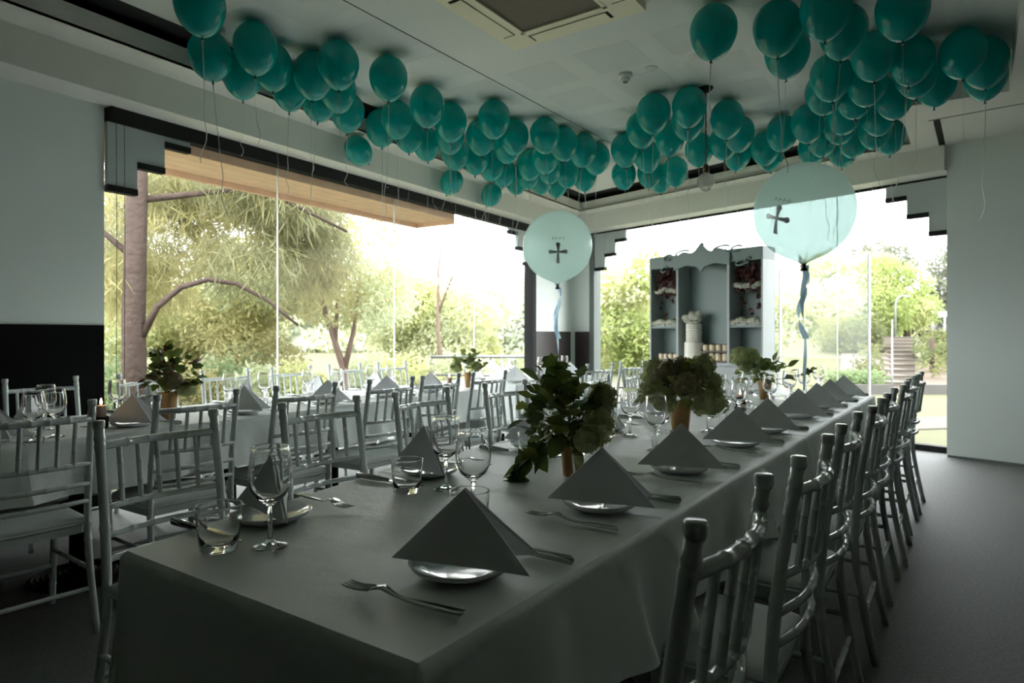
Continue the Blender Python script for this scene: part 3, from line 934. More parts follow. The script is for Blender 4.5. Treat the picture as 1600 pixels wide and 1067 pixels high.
def proto_knife():
    root = empty('knife')
    mm = MB(); mm.tube([(0, -0.115, 0.006), (0, -0.11, 0.006), (0, -0.05, 0.0055), (0, -0.01, 0.005), (0, 0.0, 0.005)], [0.004, 0.0085, 0.008, 0.0055, 0.005], 8, flat=(1.0, 0.6))
    mm.build('handle', M['steel'], root, True)
    mm = MB()
    prof = [(-0.005, -0.002), (0.005, -0.002), (0.0085, 0.03), (0.009, 0.08), (0.006, 0.108), (-0.002, 0.115), (-0.005, 0.1)]
    mm.prism(prof, 0.002, 0.0045); mm.build('blade', M['steel'], root)
    return root
def glass_lathe(outer, inner, seg=28):
    mm = MB()
    mm.lathe(outer + inner[::-1], seg, cap0=True, cap1=False)
    return mm
def proto_wine():
    outer = [(0.034, 0.0), (0.036, 0.0015), (0.03, 0.004), (0.012, 0.009), (0.005, 0.018), (0.0042, 0.05), (0.0055, 0.083), (0.014, 0.090), (0.030, 0.103), (0.0405, 0.124), (0.0430, 0.145), (0.0415, 0.17), (0.038, 0.192), (0.0365, 0.204), (0.0367, 0.2055), (0.036, 0.2065)]
    inner = [(0.0005, 0.0965), (0.012, 0.0975), (0.0282, 0.106), (0.0387, 0.126), (0.0412, 0.145), (0.0399, 0.17), (0.0364, 0.192), (0.0346, 0.204), (0.0344, 0.2055), (0.035, 0.2065)]
    o = glass_lathe(outer, inner).build('wine_glass', M['glass'], None, True)
    return o
def proto_tumbler():
    outer = [(0.034, 0.0), (0.036, 0.002), (0.040, 0.03), (0.0435, 0.07), (0.0445, 0.0885), (0.0447, 0.0905), (0.0440, 0.0915)]
    inner = [(0.0005, 0.014), (0.028, 0.0145), (0.034, 0.018), (0.0378, 0.035), (0.0415, 0.07), (0.0424, 0.0885), (0.0422, 0.0905), (0.0428, 0.0915)]
    return glass_lathe(outer, inner).build('tumbler', M['glass'], None, True)
PR = {'plate': proto_plate(), 'napkin': proto_napkin(), 'fork': proto_fork(), 'knife': proto_knife(), 'wine': proto_wine(), 'tumbler': proto_tumbler()}
used = {k: False for k in PR}
def put(kind, F, u, v, z, rot, label, cat, group):
    o = PR[kind] if not used[kind] else copy_tree(PR[kind])
    used[kind] = True
    p = F.at(u, v, z)
    if kind in ('fork', 'knife'): o.scale = (1.15, 1.15, 1.15)
    o.location = p
    o.rotation_euler = (0, 0, F.rz + rot)
    tag(o, label, cat, group)
    return o
rs_ = random.Random(11)
def setting(F, u, vp, face, row, idx, n, glasses=True, glass_dv=0.0, zt=TZ, tu=0.22, wu=0.29):
    """face = +1: the diner looks towards +v"""
    rot = 0.0 if face > 0 else pi
    j = lambda a: rs_.uniform(-a, a)
    where = '%s, %s from the front' % (row, ORD[idx])
    zt = zt + 0.004
    put('plate', F, u, vp, zt, 0, 'small white plate %s' % where, 'plate', 'plates ' + row)
    put('napkin', F, u + j(0.01), vp + face * 0.0, zt + 0.0165, rot + (0.45 if face > 0 else -0.40) + j(0.09), 'white tent-folded napkin %s' % where, 'napkin', 'tent napkins ' + row)
    put('fork', F, u - face * 0.165, vp - face * 0.01, zt, rot + j(0.12), 'steel fork %s' % where, 'fork', 'forks ' + row)
    put('knife', F, u + face * 0.15, vp - face * 0.02, zt, rot + j(0.12), 'steel table knife %s' % where, 'knife', 'knives ' + row)
    if glasses:
        put('tumbler', F, u + face * tu + j(0.01), vp + face * (0.14 + glass_dv), zt, 0, 'clear glass tumbler %s' % where, 'tumbler', 'tumblers ' + row)
        put('wine', F, u + face * wu + j(0.01), vp + face * (0.21 + glass_dv), zt, 0, 'stemmed wine glass %s' % where, 'wine glass', 'wine glasses ' + row)
for i, u in enumerate([0.29, 0.84, 1.39, 2.0, 2.46, 3.1, 3.6, 4.05, 4.58]):
    setting(FM, u, 0.165, 1, 'on the right side of the long table', i, 9, tu=0.20, wu=0.30)
for i, u in enumerate([0.30, 0.89, 1.50, 2.1, 2.7, 3.3, 3.9, 4.5]):
    setting(FM, u, 0.755 if i == 0 else 0.79, -1, 'on the aisle side of the long table', i, 8, glass_dv=-0.03, tu=0.20, wu=0.12)
for i, u in enumerate([-3.85, -3.3, -2.72, -2.1, -1.5, -0.95, -0.45]):
    setting(FA, u, 0.17, 1, 'on the aisle side of the window-side table', i, 7)
for i, u in enumerate([-3.62, -2.95, -2.35, -1.7, -1.1, -0.5]):
    setting(FA, u, A_W - 0.17, -1, 'on the window side of the window-side table', i, 6)
for i, u in enumerate([0.8, 1.4, 1.95]):
    setting(FA, u, 0.17, 1, 'on the aisle side of the small far table', i, 3)
for i, u in enumerate([0.95, 1.55]):
    setting(FA, u, A_W - 0.17, -1, 'on the window side of the small far table', i, 2)
# two more wine glasses beside the candle on the window-side table
for k, (px, py) in enumerate(((52, 692), (86, 684))):
    p = on_plane(px, py, TZ); u, v = FA.uv(p)
    put('wine', FA, u, v, TZ + 0.004, 0, 'round-bowled wine glass %s of the pair near the dark candle' % ['left', 'right'][k], 'wine glass', 'pair of wine glasses')

# ------------------------------------------------------------------ flower arrangements
def leaf_mesh(name, L, Wd, mt, lobed=False, curl=0.15):
    mm = MB(); vs = []; fs = []
    n = 6
    for i in range(n + 1):
        t = i / n
        w = Wd * sin(pi * min(1, t ** 0.8)) * (1 + (0.35 * (1 if i % 2 else -0.6) if lobed else 0))
        if i == 0: w = 0.002
        if i == n: w = 0.0005
        z = -curl * L * t * t
        vs += [(-w, L * t, z + 0.12 * w), (0, L * t, z), (w, L * t, z + 0.12 * w)]
    for i in range(n):
        a = i * 3
        fs += [(a, a + 1, a + 4, a + 3), (a + 1, a + 2, a + 5, a + 4)]
    mm.add(vs, fs)
    return mm.mesh(name, mt, True)
LEAF = [leaf_mesh('broad_leaf', 0.085, 0.028, M['leaf']), leaf_mesh('ivy_leaf', 0.062, 0.032, M['leaf'], True, 0.3),
        leaf_mesh('pale_leaf', 0.075, 0.026, M['leaf2']), leaf_mesh('ivy_pale', 0.055, 0.03, M['leaf2'], True, 0.3), leaf_mesh('wine_leaf', 0.06, 0.02, M['redleaf'])]
def blossom_mesh(name, R, mt, seed, n=70):
    """hydrangea head: many four-petal florets over a ball"""
    rnd = random.Random(seed); mm = MB()
    for k in range(n):
        z = rnd.uniform(-0.6, 1); a = rnd.uniform(0, 2 * pi); r = sqrt(max(0, 1 - z * z))
        d = Vector((r * cos(a), r * sin(a), z)); c = d * R * rnd.uniform(0.85, 1.0)
        t = d.orthogonal().normalized(); b = d.cross(t)
        ro = rnd.uniform(0, pi)
        for q in range(4):
            an = ro + q * pi / 2
            e = (t * cos(an) + b * sin(an)); s = d.cross(e)
            p = R * rnd.uniform(0.26, 0.36)
            mm.add([c, c + e * p * 0.5 + s * p * 0.38 + d * 0.002, c + e * p + d * 0.004, c + e * p * 0.5 - s * p * 0.38 + d * 0.002], [(0, 1, 2, 3)])
    mm.sphere((0, 0, 0), R * 0.82, 8, 6)
    return mm.mesh(name, mt, False)
BLOS = [blossom_mesh('green_hydrangea', 0.055, M['blossom'], 1), blossom_mesh('green_hydrangea_small', 0.042, M['blossom'], 2, 55), blossom_mesh('dusky_hydrangea', 0.05, M['blossom2'], 3)]
def bouquet(pos, vh, vr, label, leaves, blooms, seed, spread=0.16, up=0.14, sprays=(), cat='flower vase', kinds=(0, 1, 2, 3), el0=-0.35, off=(0, 0)):
    rnd = random.Random(seed)
    root = empty('flower_vase', pos)
    tag(root, label, cat, 'gold vases of greenery')
    mm = MB()
    mm.lathe([(vr * 0.68, 0), (vr * 0.72, 0.004), (vr * 0.86, vh * 0.5), (vr, vh), (vr * 0.93, vh), (vr * 0.8, vh * 0.5), (vr * 0.6, 0.01)], 24, cap0=True, cap1=True)
    sharp(mm.build('vase', M['gold'], root, True), 50)
    C = Vector((off[0], off[1], vh + up * 0.30))
    for (dx, dy, dz, k, sc) in blooms:
        o = new_obj('blossom', BLOS[k], root, (dx, dy, vh + dz), (rnd.uniform(-.4, .4), rnd.uniform(-.4, .4), rnd.uniform(0, 6)), (sc, sc, sc))
        o['label'] = ['pale green hydrangea head', 'pale green hydrangea head', 'dusky brown-green hydrangea head'][k]
        mm = MB(); mm.tube([(dx * 0.15, dy * 0.15, vh * 0.6), (dx * 0.4, dy * 0.4, vh + dz * 0.35), (dx, dy, vh + dz)], 0.003, 5); mm.build('stem', M['stem'], root, True)
    for k in range(leaves):
        a = rnd.uniform(0, 2 * pi); el = rnd.uniform(el0, 1.3)
        rr_ = rnd.uniform(0.25, 1.0)
        d = Vector((cos(a) * cos(el), sin(a) * cos(el), sin(el)))
        p = C + Vector((d.x * spread, d.y * spread, d.z * up)) * rr_
        if p.z < vh * 0.98 and p.xy.length < 0.07: p.z = vh * 0.98 + rnd.uniform(0, 0.03)
        q = d.to_track_quat('Y', 'Z').to_euler()
        sc = rnd.uniform(0.6, 1.0)
        o = new_obj('leaf', LEAF[rnd.choice(kinds)], root, p, (q.x + rnd.uniform(-0.6, 0.6), q.y + rnd.uniform(-0.7, 0.7), q.z + rnd.uniform(-0.6, 0.6)), (sc, sc, sc))
    for pts, nl in sprays:
        pts = [Vector(p) for p in pts]
        mm = MB(); mm.tube(pts, 0.0022, 5); mm.build('stem', M['stem'], root, True)
        for k in range(nl):
            t = 0.3 + 0.7 * k / max(1, nl - 1)
            x = t * (len(pts) - 1); i = min(int(x), len(pts) - 2); f = x - i
            p = pts[i] * (1 - f) + pts[i + 1] * f
            dr = (pts[i + 1] - pts[i]).normalized()
            side = 1 if k % 2 else -1
            q = (dr + Vector((rnd.uniform(-.6, .6), rnd.uniform(-.6, .6), rnd.uniform(-.3, .6) * side))).normalized().to_track_quat('Y', 'Z').to_euler()
            new_obj('leaf', LEAF[rnd.choice(kinds)], root, p, (q.x, q.y + rnd.uniform(-.8, .8), q.z), (0.9, 0.9, 0.9))
    return root
p = on_plane(893, 743, TZ + 0.004)
bouquet(p, 0.125, 0.037, 'gold vase with dark ivy and green hydrangea, nearest on the long table', 150,
        [(0.07, -0.06, 0.035, 0, 1.0), (0.095, 0.02, 0.03, 0, 0.85), (0.035, -0.09, 0.0, 0, 0.9), (0.095, 0.0, 0.115, 0, 0.85), (0.085, -0.01, 0.075, 1, 0.9)],
        21, 0.115, 0.165, el0=-0.75, off=(-0.035, -0.01), sprays=[([(0, 0, .12), (-.09, -.02, .10), (-.14, -.05, .06), (-.17, -.06, .03)], 9), ([(0, 0, .12), (-.10, -.03, .08), (-.175, -.07, .02), (-.185, -.08, -.05)], 10),
        ([(0, 0, .14), (-.03, .0, .25), (-.05, .0, .33)], 8), ([(0, 0, .14), (.05, 0, .22), (.09, 0, .28)], 6)], kinds=(0, 0, 1, 1, 2, 3))
p = on_plane(1063, 676, TZ + 0.004)
bouquet(p, 0.14, 0.05, 'gold vase of green and dusky hydrangeas, second on the long table', 60,
        [(-0.13, -0.03, 0.05, 0, 1.1), (-0.09, -0.08, 0.01, 0, 1.05), (0.0, -0.10, 0.07, 2, 1.3), (0.08, -0.09, 0.0, 0, 1.1), (0.14, -0.02, 0.0, 0, 1.25), (0.15, 0.03, 0.08, 1, 1.2), (-0.06, 0.0, 0.12, 2, 1.2), (0.10, 0.0, 0.15, 0, 1.1), (0.02, 0.04, 0.14, 2, 1.2), (-0.10, 0.06, 0.12, 0, 1.2), (0.05, -0.06, 0.11, 2, 1.1)],
        22, 0.19, 0.15, kinds=(1, 2, 3, 4))
p = on_plane(1196, 624, TZ + 0.004)
bouquet(p, 0.13, 0.05, 'gold vase of leafy ivy sprays at the far end of the long table', 85,
        [(-0.18, -0.02, 0.16, 0, 1.2), (-0.10, 0.0, 0.16, 0, 1.1), (-0.15, -0.04, 0.09, 1, 1.2)], 23, 0.20, 0.12,
        sprays=[([(0, 0, .13), (.12, 0, .14), (.22, 0, .16), (.3, 0, .20)], 10), ([(0, 0, .13), (.12, 0, .10), (.2, 0, .06), (.27, 0, .02)], 9)], kinds=(0, 1, 2, 3))
p = on_plane(262, 655, TZ + 0.004)
bouquet(p, 0.14, 0.05, 'gold vase of brownish foliage nearest on the window-side table', 110,
        [(0.05, -0.05, 0.06, 2, 1.0), (0.1, 0, 0.02, 0, 0.9)], 24, 0.15, 0.19,
        sprays=[([(0, 0, .14), (.08, -.03, .18), (.16, -.04, .20)], 7), ([(0, 0, .14), (-.1, -.03, .12), (-.16, -.05, .06)], 6), ([(0, 0, .14), (-.03, 0, .28), (-.06, 0, .33)], 6)], kinds=(1, 2, 3, 4, 4))
p = on_plane(734, 605.5, TZ + 0.004)
bouquet(p, 0.125, 0.05, 'gold vase of bright leaves at the far end of the window-side table', 60,
        [(-0.11, 0, 0.05, 0, 1.0), (0.06, -0.03, 0.05, 1, 1.1), (0.0, 0, 0.10, 1, 1.1)], 25, 0.14, 0.15, sprays=[([(0, 0, .12), (.06, 0, .2), (.12, 0, .24)], 4)], kinds=(2, 3, 3, 1))

# ------------------------------------------------------------------ candles
def candle(pos, label, h=0.10, r=0.022, holder_h=0.05, wax_mat=None):
    root = empty('candle', pos)
    tag(root, label, 'candle', 'lit table candles')
    mm = MB(); mm.lathe([(r * 1.2, 0), (r * 1.35, 0.004), (r * 1.45, holder_h), (r * 1.3, holder_h), (r * 1.15, 0.008)], 20); mm.build('holder', M['holder'], root, True)
    mm = MB(); mm.lathe([(r, 0.006), (r, h), (r * 0.8, h + 0.002), (r * 0.5, h - 0.003)], 16); mm.build('wax', M['wax'], root, True)
    mm = MB(); mm.tube([(0, 0, h - 0.005), (0, 0, h + 0.008)], 0.001, 5); mm.build('wick', M['black'], root)
    mm = MB(); mm.lathe([(0.0008, 0.004), (0.0045, 0.010), (0.0055, 0.017), (0.003, 0.028), (0.0004, 0.038)], 10, c=(0, 0, h)); mm.build('flame', M['flame'], root, True)
candle(on_plane(158, 669, TZ + 0.004), 'lit candle in a dark red holder beside the black dado', 0.105, 0.022, 0.055)
candle(on_plane(1157, 644, TZ + 0.004), 'lit candle in a dark holder between glasses on the long table', 0.085, 0.024, 0.06)
candle(on_plane(702, 610, TZ + 0.004), 'lit candle at the far end of the window-side table', 0.10, 0.022, 0.05)
# ------------------------------------------------------------------ balloons
BR = 0.143
def balloon_profile(R):
    pts = []
    n = 22
    for i in range(n + 1):
        a = -pi / 2 + pi * i / n
        if a >= 0:
            pts.append((R * cos(a), R * 1.06 * sin(a)))
        else:
            pts.append((R * max(0.0, cos(a)) ** 1.14, R * 1.36 * sin(a)))
    pts = [(max(r, 0.006), z) if z < -R * 1.2 else (max(r, 0.0004), z) for r, z in pts]
    return pts
mm = MB(); mm.lathe(balloon_profile(BR), 28, cap0=False, cap1=False)
balloon_body = mm.mesh('balloon_body', M['balloon'], True)
mm = MB(); mm.lathe([(0.009, -0.020), (0.010, -0.016), (0.004, -0.009), (0.005, -0.004), (0.008, 0.004)], 10)
knot_mesh = mm.mesh('balloon_knot', M['knot'], True)
def ribbon_mesh(seed):
    r = random.Random(seed)
    L = r.uniform(0.35, 0.95); n = 26
    pts = []
    cx, cy = r.uniform(-0.04, 0.04), r.uniform(-0.04, 0.04)
    ph, k = r.uniform(0, 6), r.uniform(2, 5)
    for i in range(n + 1):
        t = i / n
        curl = 0.02 * max(0, (t - 0.5)) * 2.0
        pts.append((cx * t * t + curl * cos(ph + t * k * 5), cy * t * t + curl * sin(ph + t * k * 5), -L * t + 0.01 * sin(t * 30 + ph) * max(0, t - 0.6)))
    m_ = MB(); m_.tube(pts, 0.0015, 4, flat=(1.6, 0.5))
    return m_.mesh('curling_ribbon', M['ribbon'], True)
RIB = [ribbon_mesh(100 + k) for k in range(14)]

LEFTROW = [(312, 6), (328, 84), (400, 72), (380, 112), (436, 103), (455, 135), (521, 101), (501, 119), (510, 128), (500, 152), (543, 172), (607, 119), (616, 186), (591, 197),
           (667, 163), (639, 208), (704, 188), (666, 222), (703, 210), (715, 238), (772, 183), (751, 211), (740, 245), (768, 256), (794, 225)]
CORNER = [(846, 209), (808, 211), (880, 222), (911, 232), (932, 245), (910, 274), (881, 267), (860, 262), (835, 256), (840, 280), (820, 272), (806, 280), (866, 284), (788, 268), (852, 243)]
BACKROW = [(1021, 174), (1002, 200), (1077, 164), (976, 232), (1047, 214), (1011, 242), (977, 271), (1054, 266), (1015, 270), (1030, 276), (1075, 186), (1136, 183), (1151, 208), (1104, 228), (1122, 222), (1155, 238), (1193, 230)]
RIGHTC = [(1115, 46), (1215, 40), (1230, 78), (1290, 12), (1318, 45), (1410, 12), (1365, 84), (1298, 117), (1355, 126), (1444, 89), (1432, 112), (1462, 128), (1534, 93), (1547, 115), (1397, 150),
          (1288, 142), (1335, 150), (1320, 175), (1372, 178), (1312, 193), (1262, 190), (1222, 205), (1285, 215), (1337, 215), (1365, 203), (1392, 210), (1318, 232), (1270, 230), (1203, 240), (1490, 85)]
groups = [('over the long window', LEFTROW), ('in the cluster over the room corner', CORNER), ('over the end window', BACKROW), ('in the cluster over the right-hand side', RIGHTC)]
bz = Z_CEIL - BR * 1.06 - 0.002
items = []
for gi, (gname, lst) in enumerate(groups):
    for (px, py) in lst:
        p = on_plane(px, py, bz)
        items.append([gi, px, Vector((p.x, p.y, 0)), Vector((p.x, p.y, 0))])
# keep the balloons from passing through one another, the lip and the dropped ceiling
lipA, lipB, lipC = sA, sB, sC
def keep_inside(q):
    lo = 0.57 + BR + 0.01
    d = -(q - L0).dot(LN)
    if d < lo: q += -LN * (lo - d)
    d = -(q - K0).dot(BN)
    if d < lo: q += -BN * (lo - d)
    # right-hand dropped ceiling edges run along U; stay on their left
    nu = Vector((-FM.V.x, -FM.V.y, 0))       # pointing right
    def right_of(e): return (q - e).dot(nu)
    if (q - lipB).dot(FM.U) > 0.0:
        d = right_of(lipA)
        if d > -BR - 0.01: q -= nu * (d + BR + 0.01)
    else:
        d = right_of(lipC)
        if d > -BR - 0.01: q -= nu * (d + BR + 0.01)
        # edge B-C
        if right_of(lipB) > -BR:
            e = (lipC - lipB).normalized(); nrm = Vector((-e.y, e.x, 0))
            if nrm.y < 0: nrm = -nrm
            d2 = (q - lipB).dot(nrm)
            if d2 > -BR - 0.01: q -= nrm * (d2 + BR + 0.01)
    return q
dmin = 2 * BR + 0.004
for it in range(400):
    for i in range(len(items)):
        for k in range(i):
            a, b = items[i][2], items[k][2]
            dv = a - b; L_ = dv.length
            if L_ < dmin:
                if L_ < 1e-4: dv = Vector((0.01, 0.013, 0)); L_ = dv.length
                s = dv / L_ * (dmin - L_) * 0.5
                items[i][2] = a + s; items[k][2] = b - s
    for x in items:
        if it < 360: x[2] = x[2] + (x[3] - x[2]) * 0.01
        x[2] = keep_inside(x[2].copy())
rb = random.Random(77)
def balloon(pos, label, group, tilt=(0, 0), sc=1.0, rib=None):
    root = empty('balloon', pos)
    root.rotation_euler = (tilt[0], tilt[1], rb.uniform(0, 6.28))
    tag(root, label, 'balloon', group)
    new_obj('skin', balloon_body, root, scale=(sc, sc, sc))
    new_obj('knot', knot_mesh, root, (0, 0, -BR * 1.36 * sc))
    new_obj('ribbon', RIB[rib if rib is not None else rb.randrange(len(RIB))], root, (0, 0, -BR * 1.36 * sc - 0.012), (0, 0, rb.uniform(0, 6.28)))
    return root
for gi, (gname, lst) in enumerate(groups):
    sub = sorted([x for x in items if x[0] == gi], key=lambda x: x[2].x / x[2].y)
    for r, x in enumerate(sub):
        balloon((x[2].x, x[2].y, bz), 'teal balloon against the ceiling %s, %s from the left' % (gname, ORD[r]), 'teal balloons ' + gname, (rb.uniform(-.1, .1), rb.uniform(-.1, .1)), rb.uniform(0.96, 1.0))
bz2 = Z_S1 - 0.135
for k, (px, py, lb) in enumerate(((540, 238, 'lone teal balloon under the bulkhead over the long window, lying on its side'), (678, 287, 'teal balloon under the bulkhead, second of three stray ones over the long window'), (747, 306, 'small-looking stray teal balloon under the bulkhead, closest to the room corner'))):
    p = on_plane(px, py, bz2)
    d = -(Vector((p.x, p.y, 0)) - L0).dot(LN)
    s = 0.27 + BR + 0.012
    o = balloon((p.x, p.y, p.z), lb, 'stray balloons under the bulkhead', (0, 0), 0.86)
    if d < s:
        o.location = o.location - LN * (s - d)
    o.rotation_euler = (0.6, -0.9 if k == 0 else 0.2, 0.4)

# ------------------------------------------------------------------ two giant printed balloons
def giant(pos, R, label, rot, ribbon_pts, seed):
    root = empty('giant_balloon', pos); tag(root, label, 'balloon', 'giant printed balloons')
    mm = MB()
    prof = []
    for i in range(33):
        a = -pi / 2 + pi * i / 32
        rr_, z = R * cos(a), R * sin(a) * (1.0 if a > 0 else 1.02)
        if a < -1.15: z -= R * 0.10 * ((-1.15 - a) / 0.42) ** 2
        prof.append((max(rr_, 0.0005 if a > 0 else 0.012), z))
    mm.lathe(prof, 48, cap0=False, cap1=False)
    mm.build('skin', M['big_balloon'], root, True)
    mm = MB(); mm.lathe([(0.02, -0.045), (0.022, -0.036), (0.01, -0.02), (0.013, -0.008), (0.02, 0.01)], 12, c=(0, 0, -R * 1.11)); mm.build('knot', M['black'], root, True)
    # silver cross with flared arms, wrapped onto the skin
    az, el = rot
    f = Vector((sin(az) * cos(el), -cos(az) * cos(el), sin(el)))
    rgt = Vector((cos(az), sin(az), 0)); up = rgt.cross(f) * -1
    if up.z < 0: up = -up
    tl = 0.0 if seed == 1 else 0.35
    r2 = rgt * cos(tl) - up * sin(tl); u2 = up * cos(tl) + rgt * sin(tl)
    def wrap(poly, name, grid=6):
        mm = MB()
        def P(x, y): return (f * 1.0 + r2 * (x / R) + u2 * (y / R)).normalized() * (R * 1.012)
        if len(poly) == 4:
            a, b, c, e = poly; vs = []; fs = []
            for i in range(9):
                for j_ in range(4):
                    s, t = i / 8, j_ / 3
                    x0, y0 = a[0] + (e[0] - a[0]) * s, a[1] + (e[1] - a[1]) * s
                    x1, y1 = b[0] + (c[0] - b[0]) * s, b[1] + (c[1] - b[1]) * s
                    vs.append(P(x0 + (x1 - x0) * t, y0 + (y1 - y0) * t))
            for i in range(8):
                for j_ in range(3):
                    q = i * 4 + j_; fs.append((q, q + 1, q + 5, q + 4))
            mm.add(vs, fs)
        else:
            vs = [P(x, y) for x, y in poly]; n = len(vs)
            cx_, cy_ = sum(x for x, y in poly) / n, sum(y for x, y in poly) / n
            vs.append(P(cx_, cy_)); mm.add(vs, [(i, (i + 1) % n, n) for i in range(n)])
        mm.build(name, M['silver'], root)
    k = R / 0.315
    def quad(x0, y0, x1, y1, w0, w1):
        dx, dy = x1 - x0, y1 - y0; L_ = sqrt(dx * dx + dy * dy); nx, ny = -dy / L_, dx / L_
        return [(x0 + nx * w0, y0 + ny * w0), (x0 - nx * w0, y0 - ny * w0), (x1 - nx * w1, y1 - ny * w1), (x1 + nx * w1, y1 + ny * w1)]
    S_ = 0.062 * k
    for (x1, y1) in ((0, 1.0), (-1.0, 0), (1.0, 0), (0, -1.75)):
        wrap(quad(0, 0, x1 * S_, y1 * S_, 0.13 * S_, 0.24 * S_), 'cross_arm')
        L_ = abs(x1) + abs(y1); ux, uy = x1 / L_, y1 / L_
        if y1 >= 0:
            cx, cy = x1 * S_ * 1.05, y1 * S_ * 1.05
            wrap([(cx + 0.32 * S_ * cos(a), cy + 0.32 * S_ * sin(a)) for a in [i * pi / 5 for i in range(10)]], 'cross_tip')
    # small printed flourish over the cross
    y0 = 1.95 * S_
    for q in range(4):
        xx = (-0.85 + q * 0.52) * S_
        wrap(quad(xx, y0 - 0.22 * S_, xx + 0.12 * S_, y0 + 0.28 * S_, 0.05 * S_, 0.05 * S_), 'flourish')
        wrap(quad(xx, y0 + 0.05 * S_, xx + 0.42 * S_, y0 + 0.0 * S_, 0.04 * S_, 0.04 * S_), 'flourish')
    # twisted ribbon down to the table
    m_ = MB(); vs = []; fs = []
    n = 60; top = -R * 1.13; Lr = ribbon_pts
    for i in range(n + 1):
        t = i / n; z = top - Lr * t
        tw = t * 5.0 + seed; w = 0.018 * (1 - 0.55 * t)
        sway = 0.02 * sin(t * 9 + seed) * (1 - t)
        c = Vector((sway + 0.003, 0, z)); e = Vector((cos(tw), sin(tw), 0)) * w
        vs += [c - e, c + e]
    for i in range(n):
        fs.append((2 * i, 2 * i + 1, 2 * i + 3, 2 * i + 2))
    m_.add(vs, fs)
    m_.build('ribbon', M['blue_ribbon'], root, True)
    m_ = MB(); vs = []; fs = []
    for i in range(41):
        t = i / 40; z = top - 0.62 * Lr * t * 0.9
        tw = -t * 7.0; w = 0.02
        c = Vector((0.03 * sin(t * 7), 0.012, z)); e = Vector((cos(tw), sin(tw), 0)) * w
        vs += [c - e, c + e]
    for i in range(40): fs.append((2 * i, 2 * i + 1, 2 * i + 3, 2 * i + 2))
    m_.add(vs, fs); m_.build('ribbon_tail', M['blue_ribbon'], root, True)
    return root
g1 = ray_at(871, 6.0, CAM_H + 141 / FPX * 6.0)
giant(g1, 0.315, 'giant pale teal balloon printed with a silver cross, before the corner pier', (-0.05, -0.30), g1.z - 0.315 * 1.13 - 0.76, 1)
g2 = ray_at(1256, 4.4, CAM_H + 195 / FPX * 4.4)
giant(g2, 0.318, 'giant whitish balloon with a silver cross at its edge, before the end window', (-0.95, -0.25), g2.z - 0.318 * 1.13 - 0.76, 2)

# ------------------------------------------------------------------ dessert display cabinet
cab_o = wb(2.036, 0.55)
cab = empty('display_cabinet', cab_o, rz_b)
tag(cab, 'pale grey dessert display cabinet with scrolled pediment before the end window', 'cabinet')
CW, CZ0, CZ1 = 1.615, 0.85, 2.20
def cbox(x0, x1, y0, y1, z0, z1, name, mt=None, par=None):
    mm = MB(); mm.box(x0, x1, y0, y1, z0, z1); return mm.build(name, mt or M['cabinet'], par or cab)
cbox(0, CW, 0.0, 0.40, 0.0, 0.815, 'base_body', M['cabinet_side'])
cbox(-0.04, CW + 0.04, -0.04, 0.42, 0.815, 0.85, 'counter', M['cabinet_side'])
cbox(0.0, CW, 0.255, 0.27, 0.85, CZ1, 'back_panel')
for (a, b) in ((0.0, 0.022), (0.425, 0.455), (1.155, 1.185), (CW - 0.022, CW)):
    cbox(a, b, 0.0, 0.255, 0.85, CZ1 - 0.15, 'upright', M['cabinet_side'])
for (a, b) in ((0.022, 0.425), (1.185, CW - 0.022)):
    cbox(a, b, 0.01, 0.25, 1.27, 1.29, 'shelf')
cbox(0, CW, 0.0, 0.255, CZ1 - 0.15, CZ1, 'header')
# scrolled pediment: a proud plate with a wavy outline
mm = MB()
cx = CW * 0.5; hw = 0.40
top = []; bot = []
for i in range(41):
    t = -1 + 2 * i / 40
    zt = CZ1 - 0.02 + 0.07 * (1 - abs(t)) + 0.022 * cos(t * 3 * pi) + 0.03 * math.exp(-(t / 0.12) ** 2)
    zb = CZ1 - 0.19 + 0.045 * (1 - abs(abs(t) - 0.5) * 2) - 0.05 * math.exp(-(t / 0.08) ** 2)
    top.append((cx + hw * t, zt)); bot.append((cx + hw * t, zb))
vs = []; fs = []
for (x, z), (x2, z2) in zip(top, bot):
    vs += [(x, -0.03, z), (x2, -0.03, z2), (x, 0.0, z), (x2, 0.0, z2)]
for i in range(40):
    a = i * 4
    fs += [(a, a + 1, a + 5, a + 4), (a + 2, a + 6, a + 7, a + 3), (a, a + 4, a + 6, a + 2), (a + 1, a + 3, a + 7, a + 5)]
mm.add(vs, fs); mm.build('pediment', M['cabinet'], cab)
for (x, z, rx) in ((cx - 0.28, CZ1 + 0.015, 0.10), (cx + 0.28, CZ1 + 0.02, 0.11), (cx, CZ1 + 0.075, 0.03), (cx - 0.50, CZ1 - 0.02, 0.06), (cx + 0.48, CZ1 + 0.0, 0.07), (cx - 0.56, CZ1 - 0.17, 0.05), (cx + 0.54, CZ1 - 0.17, 0.07), (cx + 0.62, CZ1 - 0.15, 0.04)):
    pts = [(x + rx * cos(a), -0.015, z + 0.03 * sin(a) + 0.012 * cos(a)) for a in [i * 2 * pi / 20 for i in range(18)]]
    mm = MB(); mm.tube(pts, 0.012, 6); mm.build('scroll', M['cabinet'], cab, True)
